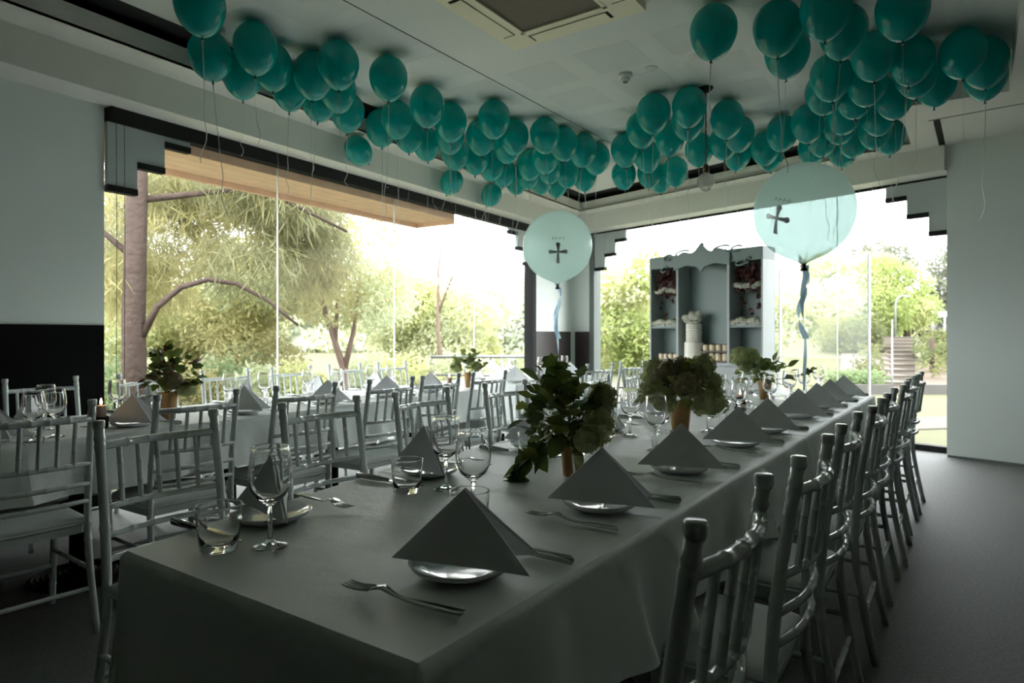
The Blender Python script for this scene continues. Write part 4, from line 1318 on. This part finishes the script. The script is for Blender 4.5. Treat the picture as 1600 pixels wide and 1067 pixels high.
# things in the cabinet
CMx = Matrix.Translation(cab_o) @ Matrix.Rotation(rz_b, 4, 'Z')
cake = empty('tiered_cake', CMx @ Vector((0.62, 0.10, 0.852)), rz_b)
tag(cake, 'white two-tier cake topped with cream flowers in the display cabinet', 'cake')
mm = MB(); mm.lathe([(0.115, 0), (0.115, 0.235), (0.105, 0.245), (0.0005, 0.245)], 28); sharp(mm.build('lower_tier', M['icing'], cake, True))
for r in range(7):
    for k in range(14):
        a = 2 * pi * (k + 0.5 * (r % 2)) / 14
        if sin(a) > 0.3: continue
        mm = MB(); mm.sphere((0.115 * cos(a), 0.115 * sin(a), 0.02 + r * 0.033), 0.006, 5, 4)
        mm.build('icing_pearl', M['icing'], cake, True)
mm = MB()
for r in range(8):
    for k in range(16):
        a = 2 * pi * (k + 0.5 * (r % 2)) / 16
        mm.sphere((0.082 * cos(a), 0.082 * sin(a), 0.26 + r * 0.028), 0.02, 6, 5, sc=(1, 1, 0.9))
mm.lathe([(0.085, 0.245), (0.085, 0.475), (0.0005, 0.475)], 20)
mm.build('ruffled_tier', M['icing'], cake, True)
wb_ = blossom_mesh('cream_bloom', 0.05, M['blossom3'], 9, 60)
for (x, z, s) in ((-0.07, 0.52, 1.0), (0.0, 0.57, 1.1), (0.07, 0.53, 1.0), (-0.11, 0.55, 0.7), (0.09, 0.60, 0.6), (-0.02, 0.5, 0.8)):
    new_obj('bloom', wb_, cake, (x, -0.03, z), (0, 0, x * 30), (s * 1.2, s * 1.2, s * 1.2))
for (x, z) in ((-0.05, 0.5), (0.05, 0.5), (0.1, 0.5)):
    new_obj('leaf', LEAF[0], cake, (x, -0.06, z), (0.3, 0.4, 2.0 + x * 9), (0.8, 0.8, 0.8))

def treat_jar(x, y, z, label, h=0.085, r=0.037):
    root = empty('treat_jar', CMx @ Vector((x, y, z)), rz_b)
    tag(root, label, 'jar', 'treat jars in the display cabinet')
    mm = MB(); mm.lathe([(r * 0.9, 0), (r, 0.006), (r, h * 0.8), (r * 0.85, h * 0.86), (r * 0.85, h * 0.9)], 14); mm.build('contents', M['jar'], root, True)
    mm = MB(); mm.lathe([(r * 0.95, h * 0.9), (r * 0.95, h)], 14); mm.build('lid', M['choc'], root)
def tray(x0, x1, z, name, label):
    root = empty(name, CMx @ Vector(((x0 + x1) / 2, 0.09, z)), rz_b)
    tag(root, label, 'tray', 'dark trays in the display cabinet')
    w_ = (x1 - x0) / 2
    mm = MB(); mm.box(-w_, w_, -0.07, 0.07, 0, 0.014); mm.build('board', M['choc'], root)
    for sx in (-w_, w_ - 0.01):
        mm = MB(); mm.box(sx, sx + 0.01, -0.07, 0.07, 0.014, 0.03); mm.build('rim', M['choc'], root)
tray(0.77, 1.145, 0.852, 'treat_tray', 'lower dark tray of treats beside the cake')
for k in range(4):
    treat_jar(0.82 + k * 0.092, 0.07, 0.868, 'cream treat jar on the lower tray beside the cake, %s from the cake' % ORD[k], 0.10, 0.042)
tray(0.77, 1.145, 0.972, 'treat_tray', 'upper dark tray stacked over the jars beside the cake')
for k in range(4):
    treat_jar(0.82 + k * 0.092, 0.07, 0.988, 'cream treat jar on the upper tray beside the cake, %s from the cake' % ORD[k], 0.085, 0.038)
tray(0.10, 0.41, 0.852, 'treat_tray', 'low dark tray of treats in the left bay of the cabinet')
for k in range(4):
    treat_jar(0.14 + k * 0.077, 0.07, 0.868, 'cream treat jar in the left bay of the cabinet, %s from the window side' % ORD[k], 0.08, 0.035)
# flower garlands on shelves and hanging clusters
petal_w = blossom_mesh('white_flower', 0.04, M['blossom3'], 12, 34)
def garland(x0, x1, z, label, n=7):
    root = empty('flower_trough', CMx @ Vector(((x0 + x1) / 2, 0.06, z)), rz_b)
    tag(root, label, 'flowers', 'white flower troughs')
    mm = MB(); mm.box(-(x1 - x0) / 2 + 0.01, (x1 - x0) / 2 - 0.01, -0.04, 0.04, 0.0, 0.03); mm.build('trough', M['cabinet_side'], root)
    for k in range(n):
        x = -(x1 - x0) / 2 + 0.04 + (x1 - x0 - 0.08) * k / (n - 1)
        new_obj('bloom', petal_w, root, (x, -0.03, 0.035 + 0.012 * (k % 3)), (0, 0, k), (1.15, 1.15, 1.1))
        new_obj('leaf', LEAF[2], root, (x, 0.0, 0.065), (0.9, 0.3, k * 1.3), (0.9, 0.9, 0.9))
garland(0.03, 0.42, 1.292, 'row of white flowers on the left shelf of the cabinet')
garland(1.19, CW - 0.03, 1.292, 'row of white flowers on the right shelf of the cabinet')
def hanging(x0, x1, label, seed):
    rnd = random.Random(seed)
    root = empty('hanging_flowers', CMx @ Vector(((x0 + x1) / 2, 0.10, CZ1 - 0.16)), rz_b)
    tag(root, label, 'flowers', 'hanging flower clusters in the cabinet')
    w_ = (x1 - x0) / 2
    for k in range(150):
        x = rnd.uniform(-w_ + 0.06, w_ - 0.06); z = -rnd.uniform(0.0, 0.31) if k < 138 else -rnd.uniform(0.3, 0.6)
        s = rnd.uniform(0.9, 1.5)
        new_obj('leaf', LEAF[4], root, (x, rnd.uniform(-0.07, 0.05), z), (rnd.uniform(-2.6, -0.6), rnd.uniform(-1, 1), rnd.uniform(0, 6.28)), (s, s, s))
    for k in range(6):
        x = -w_ + 0.07 + (2 * w_ - 0.12) * k / 5
        new_obj('bloom', petal_w, root, (x, -0.06, -0.28 + rnd.uniform(-0.04, 0.02)), (0, 0, k), (1.0, 1.0, 0.9))
    mm = MB()
    for k in range(7):
        x = -w_ + 0.04 + (2 * w_ - 0.08) * k / 6
        mm.tube([(x, 0, 0), (x + rnd.uniform(-.02, .02), -0.02, -0.18), (x + rnd.uniform(-.03, .03), -0.03, -rnd.uniform(0.3, 0.55))], 0.003, 5)
    mm.build('stem', M['stem'], root, True)
hanging(0.03, 0.42, 'hanging wine-red and white flowers in the left bay of the cabinet', 5)
hanging(1.19, CW - 0.03, 'hanging wine-red and white flowers in the right bay of the cabinet', 6)
# ------------------------------------------------------------------ outside
GZ = -0.18
# terrain: flat lawn, rising bank beyond the end window
def terrain_h(x, y):
    # distance outwards from the end wall
    p = Vector((x, y, 0))
    r = (p - K0).dot(Vector((0.45, 0.893, 0)))
    side = x / max(y, 1.0)
    if side > 0.36:
        k = min(1.0, max(0.0, (side - 0.36) / 0.08))
        t = min(1.0, max(0.0, (y - 15.2) / 11.0))
        return GZ + k * 1.30 * t
    return GZ
mm = MB(); vs = []; fs = []
NX, NY = 70, 60
for j in range(NY + 1):
    y = -8 + (80 + 8) * j / NY
    for i in range(NX + 1):
        x = -50 + 110 * i / NX
        vs.append((x, y, terrain_h(x, y)))
for j in range(NY):
    for i in range(NX):
        a = j * (NX + 1) + i
        fs.append((a, a + 1, a + NX + 2, a + NX + 1))
mm.add(vs, fs)
g = mm.build('ground', M['grass'], None, True)
structure(g, 'sunlit pale lawn rising to a bank beyond the windows', 'lawn')
def patch(poly, mt, name, label, h=0.02, cat='path'):
    mm = MB(); n = len(poly)
    vs = [(x, y, terrain_h(x, y) + h) for x, y in poly] + [(x, y, terrain_h(x, y) - 0.3) for x, y in poly]
    mm.add(vs, [tuple(range(n)), tuple(range(2 * n - 1, n - 1, -1))] + [(i, n + i, n + (i + 1) % n, (i + 1) % n) for i in range(n)])
    return structure(mm.build(name, mt), label, cat)
def XY(px, d): return ((px - 800) / FPX * d, d)
patch([XY(880, 13.5), XY(1010, 12.5), XY(1230, 12.5), XY(1230, 16), XY(1000, 19), XY(870, 19)], M['paving'], 'path', 'pale paved terrace outside the end window')
patch([XY(640, 15.5), XY(845, 13.0), XY(845, 18), XY(640, 22)], M['paving'], 'path', 'pale path crossing the lawn beyond the long window', cat='path')
patch([XY(1180, 8.9), XY(1500, 9.6), XY(1500, 11.0), XY(1180, 10.2)], M['paving'], 'path', 'pale concrete strip in the lawn beside the end window')
patch([XY(1310, 17.0), XY(1392, 17.0), XY(1388, 21.5), XY(1315, 21.5)], M['bank'], 'path', 'sloping pinkish paved bank between hedge and shrubs', 0.06)
patch([XY(1432, 15.4), XY(1500, 15.4), XY(1500, 20), XY(1436, 20)], M['earth'], 'garden_bed', 'red earth garden bed beside the outdoor steps', 0.03, 'garden bed')
mm = MB()
for (a, b) in (((1290, 15.0), (1397, 15.0)), ((1428, 15.0), (1510, 15.0))):
    p, q = XY(*a), XY(*b)
    mm.box(p[0], q[0], p[1], p[1] + 0.2, GZ, 0.06)
structure(mm.build('kerb', M['concrete'], None), 'grey concrete kerb at the foot of the bank', 'kerb')
# outdoor steps
st = empty('outdoor_steps', (*XY(1412, 15.2), GZ)); tag(st, 'pinkish stone steps climbing the bank to the car park', 'steps')
for k in range(12):
    d = 15.2 + k * 0.85; z0 = GZ + 1.32 * (k + 1) / 12
    x0 = XY(1396, d)[0]; x1 = XY(1430, d)[0]
    mm = MB(); mm.box(x0 - st.location.x, x1 - st.location.x, d - 15.2, d - 15.2 + 0.86, -0.3, z0 - GZ); mm.build('step', M['step'], st)
    mm = MB(); mm.box(x0 - st.location.x, x1 - st.location.x, d - 15.2 - 0.03, d - 15.2 + 0.05, z0 - GZ - 0.02, z0 - GZ + 0.012); mm.build('nosing', M['paving'], st)
mm = MB()
for k in range(4):
    d = 15.2 + k * 2.5; x = XY(1394, d)[0] - st.location.x; z = 1.3 * (k * 2.5) / 10.2
    mm.tube([(x, d - 15.2, z - 0.2), (x, d - 15.2, z + 0.95)], 0.025, 6)
mm.tube([(XY(1394, 15.2)[0] - st.location.x, 0, 0.95), (XY(1394, 22.7)[0] - st.location.x, 7.5, 0.95 + 0.96)], 0.02, 6)
mm.build('handrail', M['galv'], st, True)

# foliage made of many small leaf blades
def crown(mb, c, rad, n, size, rnd, droop=0.0, asp=0.45, shell=0.45):
    for k in range(n):
        z = rnd.uniform(-1, 1); a = rnd.uniform(0, 2 * pi); r = sqrt(1 - z * z)
        q = rnd.uniform(shell, 1.0) ** 0.7
        p = Vector((c[0] + rad[0] * r * cos(a) * q, c[1] + rad[1] * r * sin(a) * q, c[2] + rad[2] * z * q))
        d = Vector((rnd.gauss(0, 1), rnd.gauss(0, 1), rnd.gauss(0, 0.8) - droop * 2.5)).normalized()
        s = d.cross(Vector((rnd.gauss(0, 1), rnd.gauss(0, 1), rnd.gauss(0, 1)))).normalized()
        L_ = size * rnd.uniform(0.6, 1.3); w = L_ * asp * 0.5
        m_ = p + d * L_ * 0.5
        mb.add([p, m_ + s * w, p + d * L_, m_ - s * w], [(0, 1, 2, 3)])
def tree(name, label, group, base, trunk, blobs, leafmat, bark, seed, cat='tree'):
    """trunk: list of (path, radius0, radius1); blobs: (dx,dy,dz, rx,ry,rz, n, size, droop, asp)"""
    rnd = random.Random(seed)
    root = empty(name, base); tag(root, label, cat, group)
    if trunk:
        mm = MB()
        for path, r0, r1 in trunk:
            n = len(path); mm.tube(path, [r0 + (r1 - r0) * i / (n - 1) for i in range(n)], 9)
        mm.build('trunk', bark, root, True)
    mats = leafmat if isinstance(leafmat, (list, tuple)) else [leafmat]
    for mi, lm in enumerate(mats):
        mm = MB()
        for bi, b in enumerate(blobs):
            if bi % len(mats) != mi: continue
            crown(mm, b[:3], b[3:6], b[6], b[7], rnd, b[8], b[9])
        if mm.v: mm.build('crown', lm, root)
    return root
def at(px, d, z=GZ): return ray_at(px, d, z)
GT = 'trees outside the windows'
# big casuarina close to the long window
b0 = at(211, 9.0)
rnd = random.Random(3)
blobs = []
for k in range(46):
    px = rnd.uniform(165, 500); d = rnd.uniform(9.5, 13.0)
    py = rnd.uniform(215, 470) if px < 430 else rnd.uniform(240, 420)
    if 300 < px < 460 and py > 430: continue
    p = ray_at(px, d, CAM_H + (HORIZON - py) / FPX * d)
    blobs.append((p.x - b0.x, p.y - b0.y, p.z - b0.z, rnd.uniform(0.5, 0.95), 0.8, rnd.uniform(0.35, 0.7), 900, 0.36, 0.55, 0.05))
tree('casuarina_tree', 'big casuarina with thick straight trunk and drooping needles nearest the long window', GT, b0,
     [([(0, 0, -0.2), (-0.02, 0, 1.5), (0.03, 0, 3.5), (0.0, 0.1, 6.5)], 0.17, 0.11), ([(0.1, 0, 1.35), (0.3, 0, 1.75), (0.6, 0.05, 2.02), (0.95, 0.1, 2.13), (1.3, 0.2, 2.08), (1.7, 0.3, 1.85), (2.1, 0.4, 1.5)], 0.05, 0.02),
      ([(0, 0, 4.2), (1.2, 0.2, 4.4), (2.6, 0.4, 3.9), (3.6, 0.5, 3.7)], 0.06, 0.02), ([(0, 0, 3.2), (1.5, 0.5, 3.5), (2.7, 0.8, 2.9)], 0.05, 0.02), ([(0.0, 0, 2.4), (-0.8, 0.2, 3.0), (-1.5, 0.3, 3.9)], 0.045, 0.02)],
     blobs, [M['f_olive'], M['f_olive2']], M['bark'], 31)
def blob_list(base, pts, n, size, droop, asp, seed, r=(0.9, 0.9, 0.6)):
    rnd = random.Random(seed); out = []
    for (px, py, d, k) in pts:
        p = ray_at(px, d, CAM_H + (HORIZON - py) / FPX * d)
        out.append((p.x - base.x, p.y - base.y, p.z - base.z, r[0] * k, r[1] * k, r[2] * k, int(n * k * k), size, droop, asp))
    return out
# understorey behind the casuarina
def area(px0, px1, py0, py1, d0, d1, count, k0, k1, seed):
    rnd = random.Random(seed)
    return [(rnd.uniform(px0, px1), rnd.uniform(py0, py1), rnd.uniform(d0, d1), rnd.uniform(k0, k1)) for _ in range(count)]
b = at(300, 17)
tree('gum_tree', 'olive wattle thicket filling the gap beside the casuarina trunk', GT, b,
     [([(0, 0, -0.2), (0.2, 0, 1.0), (0.4, 0, 2.4)], 0.09, 0.05), ([(0.7, 0, 0.0), (0.8, 0, 1.2), (1.2, 0, 2.5)], 0.07, 0.03)],
     blob_list(b, area(160, 470, 400, 570, 15, 18, 34, 0.8, 1.25, 41), 1100, 0.16, 0.3, 0.3, 42), [M['f_olive2'], M['f_yellow'], M['f_gum']], M['bark_pink'], 43)
b = at(535, 14)
tree('gum_tree', 'pink-trunked gum tree in the middle of the long window view', GT, b,
     [([(0, 0, -0.2), (0.05, 0, 0.6), (-0.15, 0, 1.2), (-0.6, 0, 2.6), (-0.7, 0, 3.6)], 0.10, 0.03), ([(0.03, 0, 0.6), (0.25, 0, 1.5), (0.4, 0, 2.9)], 0.07, 0.02), ([(-0.15, 0, 1.2), (-0.1, 0, 2.2), (0.0, 0.1, 3.3)], 0.05, 0.02)],
     blob_list(b, area(450, 600, 345, 500, 13, 16, 26, 0.6, 1.0, 51), 700, 0.15, 0.35, 0.28, 52), [M['f_gum'], M['f_olive2']], M['bark_pink'], 53)
b = at(620, 22)
tree('gum_tree', 'yellow-green wattle tree behind the pink-trunked gum', GT, b, [([(0, 0, -0.2), (0.1, 0, 2.0), (0, 0, 4)], 0.12, 0.05)],
     blob_list(b, area(560, 745, 440, 560, 20, 24, 34, 0.9, 1.4, 61), 700, 0.18, 0.2, 0.35, 62), [M['f_yellow'], M['f_gum'], M['f_pale']], M['bark_pink'], 63)
b = at(690, 19)
tree('gum_tree', 'tall sparse gum tree against the white sky', GT, b,
     [([(0, 0, -0.2), (-0.1, 0, 1.5), (-0.1, 0, 3.2), (0.1, 0, 4.6)], 0.07, 0.02), ([(-0.1, 0, 2), (0.4, 0, 3.3), (0.6, 0, 4.4)], 0.04, 0.015)],
     blob_list(b, [(690, 345, 19, .5), (715, 360, 19, .5), (660, 370, 19, .4), (735, 410, 19, .45), (665, 330, 19, .45), (700, 440, 19, .5), (745, 440, 19, .45), (650, 400, 19, .3), (720, 335, 19, .35)], 240, 0.2, 0.5, 0.25, 72), M['f_pale'], M['bark_pink'], 73)
b = at(720, 26)
tree('wattle_tree', 'golden wattle shrub mass right of centre beyond the long window', GT, b, [([(0, 0, -0.2), (0.2, 0, 1.6), (0.1, 0, 3.0)], 0.10, 0.04)],
     blob_list(b, area(700, 775, 455, 560, 24, 27, 16, 1.0, 1.5, 81), 400, 0.26, 0.1, 0.4, 82), [M['f_yellow'], M['f_pale']], M['bark_pink'], 83)
b = at(815, 42)
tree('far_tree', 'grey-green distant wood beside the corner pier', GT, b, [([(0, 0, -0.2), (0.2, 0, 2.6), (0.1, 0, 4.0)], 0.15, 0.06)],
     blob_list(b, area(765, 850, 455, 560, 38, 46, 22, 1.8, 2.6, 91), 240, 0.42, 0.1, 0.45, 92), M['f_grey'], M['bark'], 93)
for k, (px, d, kk, lm) in enumerate([(186, 12.2, .8, 'f_deep'), (240, 14.0, .8, 'f_gum'), (300, 12.6, .7, 'f_olive2'), (352, 13.2, .75, 'f_deep'), (405, 12.2, .7, 'f_gum'), (462, 12.4, .75, 'f_yellow'), (585, 17.5, .9, 'f_gum'), (640, 16.8, .85, 'f_yellow'), (700, 17.6, .85, 'f_gum'), (748, 17.2, .7, 'f_pale'), (818, 20.0, .8, 'f_gum')]):
    b = at(px, d)
    tree('garden_shrub', 'low leafy garden shrub beyond the long window, %s from the dado' % ORD[k], 'garden shrubs beyond the long window', b, None,
         [(0, 0, 0.45, kk * 0.75, kk * 0.6, kk * 0.6, 560, 0.13, 0.0, 0.45), (kk * 0.5, 0.1, 0.3, kk * 0.5, kk * 0.5, kk * 0.45, 300, 0.13, 0, 0.45), (-kk * 0.5, 0.1, 0.35, kk * 0.5, kk * 0.5, kk * 0.5, 320, 0.13, 0, 0.45)],
         M[lm], M['bark'], 300 + k, 'shrub')
# behind the end window
b = at(975, 24)
tree('wattle_tree', 'bright yellow-green trees seen between corner pier and cabinet', GT, b, [([(0, 0, -0.2), (0.1, 0, 2), (0, 0, 4)], 0.12, 0.05)],
     blob_list(b, area(925, 1030, 425, 565, 22, 28, 34, 1.0, 1.4, 111), 400, 0.25, 0.1, 0.4, 112), [M['f_yellow'], M['f_pale'], M['f_lime']], M['bark_pink'], 113)
b = at(1250, 30)
tree('far_tree', 'pale hazy trees behind the reflection pane', GT, b, [([(0, 0, -0.2), (0.1, 0, 3), (0, 0, 5)], 0.15, 0.06)],
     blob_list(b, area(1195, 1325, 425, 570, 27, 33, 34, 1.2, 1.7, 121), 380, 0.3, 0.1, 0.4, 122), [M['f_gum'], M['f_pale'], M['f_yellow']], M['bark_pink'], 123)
b = at(1385, 30)
tree('willow_tree', 'big round lime-green willow on the bank beyond the end window', GT, b, [([(0, 0, 0.5), (0.1, 0, 2.2), (0, 0, 4)], 0.22, 0.12), ([(0.9, 0, 0.6), (0.9, 0, 2.0), (0.8, 0, 3)], 0.15, 0.1)],
     blob_list(b, [(1380, 428, 30, 1.5), (1350, 450, 30, 1.6), (1410, 445, 30, 1.5), (1330, 480, 30, 1.6), (1375, 475, 29, 1.7), (1415, 480, 30, 1.3), (1435, 488, 30, 1.0), (1345, 505, 30, 1.5), (1385, 500, 29, 1.2), (1425, 500, 30, 0.9), (1320, 460, 31, 1.3), (1365, 412, 31, 1.1), (1440, 470, 31, 0.9), (1310, 500, 31, 1.4)], 560, 0.24, 0.45, 0.35, 132), [M['f_lime'], M['f_yellow']], M['bark'], 133)
b = at(1385, 45)
tree('far_tree', 'tall wispy grey gums rising behind the willow', GT, b, [([(0, 0, 0.5), (0.1, 0, 5), (0, 0, 7)], 0.12, 0.05)],
     blob_list(b, [(1350, 400, 45, 1.2), (1375, 390, 45, 1.2), (1400, 398, 45, 1.2), (1325, 420, 45, 1.3), (1300, 415, 45, 1.4), (1420, 412, 45, 0.9)], 170, 0.4, 0.2, 0.35, 142), M['f_far'], M['bark'], 143)
b = at(1478, 34)
tree('far_tree', 'grey-green gum tree at the edge of the right wall', GT, b, [([(0, 0, 0.5), (0.1, 0, 3), (0.3, 0, 6)], 0.16, 0.05)],
     blob_list(b, [(1490, 395, 34, 0.8), (1470, 415, 34, 0.9), (1492, 430, 34, 1.1), (1465, 450, 34, 1.0), (1482, 465, 34, 1.3), (1458, 485, 34, 1.2), (1490, 490, 34, 1.4), (1450, 500, 34, 1.0), (1475, 505, 34, 1.0)], 320, 0.32, 0.2, 0.4, 152), M['f_far'], M['bark'], 153)
b = at(1350, 21.5, 0.4)
tree('shrub', 'rounded green shrubs at the top of the paved bank', GT, b, None,
     blob_list(b, [(1345, 518, 22, .9), (1350, 515, 22, .75), (1358, 528, 22, .5), (1330, 532, 22, .9), (1342, 535, 22, .85), (1312, 530, 22, 1.0), (1350, 518, 22.5, .5), (1320, 515, 23, .9)], 620, 0.16, 0.1, 0.5, 162), [M['f_bank'], M['f_bank2']], M['bark'], 163, 'shrub')
b = at(1378, 18, 0.1)
tree('shrub', 'yellowish tufts beside the outdoor steps', GT, b, None,
     blob_list(b, [(1360, 550, 18, .42), (1356, 568, 17, .48), (1360, 581, 16.5, .4), (1360, 582, 16.5, .42)], 620, 0.14, -0.3, 0.3, 172), [M['f_bank2'], M['f_bank']], M['bark'], 173, 'shrub')
b = at(1350, 15.5)
tree('hedge', 'low clipped green hedge along the kerb', GT, b, None,
     blob_list(b, [(px, 594, 15.6, .42) for px in range(1306, 1366, 8)], 900, 0.11, 0, 0.5, 182), M['f_deep'], M['bark'], 183, 'hedge')
b = at(1456, 18, 0.1)
tree('shrub', 'shrubs and a small cycad beside the red earth bed', GT, b, [([(0, 0, -0.1), (0.02, 0, 0.5), (0, 0, 1.0)], 0.07, 0.06)],
     blob_list(b, [(1462, 540, 20, .8), (1475, 533, 20, .9), (1486, 545, 20, .8), (1462, 572, 17, .4), (1468, 555, 18, .6), (1470, 550, 19, .6), (1486, 535, 20, .6)], 520, 0.17, 0.0, 0.35, 192), [M['f_bank'], M['f_bank2']], M['bark'], 193, 'shrub')
# distant wood closing the horizon
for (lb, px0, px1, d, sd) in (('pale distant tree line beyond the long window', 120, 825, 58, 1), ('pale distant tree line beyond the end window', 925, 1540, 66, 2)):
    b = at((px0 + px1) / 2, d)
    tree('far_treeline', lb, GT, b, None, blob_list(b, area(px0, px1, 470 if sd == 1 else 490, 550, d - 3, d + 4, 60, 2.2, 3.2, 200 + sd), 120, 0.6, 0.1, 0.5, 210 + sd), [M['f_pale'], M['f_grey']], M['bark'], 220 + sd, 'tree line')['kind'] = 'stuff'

# lamp post, sign, cars, railing
lp = empty('street_lamp', at(1399, 27, 1.1)); tag(lp, 'curved grey street lamp at the top of the steps', 'street lamp')
mm = MB(); mm.tube([(0, 0, -0.2), (0, 0, 1.3), (0.03, 0, 1.5), (0.15, 0, 1.68), (0.35, 0, 1.72)], 0.04, 8); mm.build('pole', M['galv'], lp, True)
mm = MB(); mm.box(0.3, 0.6, -0.05, 0.05, 1.68, 1.74); mm.build('lamp_head', M['galv'], lp)
sg = empty('sign_post', at(1476, 25, 1.0)); tag(sg, 'white sign board on a thin post by the parked cars', 'sign')
mm = MB(); mm.tube([(0, 0, -0.3), (0, 0, 1.0)], 0.03, 8); mm.build('post', M['plastic'], sg, True)
mm = MB(); mm.box(-0.22, 0.22, -0.02, 0.02, 0.9, 1.1); mm.build('board', M['plastic'], sg)
def car(p, rz, mt, label, h=1.5, Lc=4.3):
    root = empty('car', p, rz); tag(root, label, 'car', 'cars parked on the bank')
    mm = MB()
    prof = [(-Lc / 2, 0.35), (-Lc / 2 + 0.03, 0.8), (-Lc / 2 + 0.9, 0.92), (-Lc / 2 + 1.5, h), (Lc / 2 - 0.7, h), (Lc / 2 - 0.1, 0.95), (Lc / 2, 0.4), (Lc / 2 - 0.1, 0.28), (-Lc / 2 + 0.1, 0.28)]
    n = len(prof)
    vs = [(x, -0.85, z) for x, z in prof] + [(x, 0.85, z) for x, z in prof]
    mm.add(vs, [tuple(range(n))[::-1], tuple(range(n, 2 * n))] + [(i, (i + 1) % n, n + (i + 1) % n, n + i) for i in range(n)])
    mm.build('body', mt, root)
    for s in (-1, 1):
        mm = MB(); y = s * 0.86
        w_ = [(-Lc / 2 + 1.15, 0.95), (-Lc / 2 + 1.6, h - 0.1), (Lc / 2 - 0.8, h - 0.1), (Lc / 2 - 0.4, 0.95)]
        mm.add([(x, y - 0.005, z) for x, z in w_] + [(x, y + 0.005, z) for x, z in w_], [(3, 2, 1, 0), (4, 5, 6, 7), (0, 1, 5, 4), (1, 2, 6, 5), (2, 3, 7, 6), (3, 0, 4, 7)])
        mm.build('side_window', M['car_glass'], root)
    mm = MB(); mm.add([(-Lc / 2 + 0.95, -0.7, 0.96), (-Lc / 2 + 0.95, 0.7, 0.96), (-Lc / 2 + 1.44, 0.66, h - 0.08), (-Lc / 2 + 1.44, -0.66, h - 0.08)], [(0, 3, 2, 1)]); mm.build('windscreen', M['car_glass'], root)
    for sx in (-Lc / 2 + 0.8, Lc / 2 - 0.8):
        for sy in (-0.86, 0.86):
            mm = MB(); mm.lathe([(0.32, -0.1), (0.33, 0), (0.32, 0.1)], 16, M=Matrix.Translation((sx, sy, 0.33)) @ Matrix.Rotation(pi / 2, 4, 'X')); mm.build('wheel', M['tyre'], root, True)
car(at(1444, 34, 1.12), 0.5, M['car_dark'], 'dark grey car parked beneath the willow', 1.6)
car(at(1470, 37, 1.12), 0.1, M['car_white'], 'white car parked just right of the dark grey car')
car(at(1492, 42, 1.12), 0.2, M['car_white'], 'white car parked closest to the right wall edge')
rl = empty('metal_railing', at(780, 14.5)); tag(rl, 'grey metal railing crossing the lawn near the corner pier', 'railing')
mm = MB(); mm.tube([(-1.6, 0.9, 0.86), (0.9, -0.6, 0.92)], 0.035, 8); mm.build('top_rail', M['galv'], rl, True)
mm = MB(); mm.tube([(-1.6, 0.9, 0.45), (0.9, -0.6, 0.5)], 0.025, 8); mm.build('mid_rail', M['galv'], rl, True)
for k in range(4):
    t = k / 3; x = -1.6 + 2.5 * t; y = 0.9 - 1.5 * t
    mm = MB(); mm.tube([(x, y, 0), (x, y, 0.9)], 0.03, 8); mm.build('post', M['galv'], rl, True)
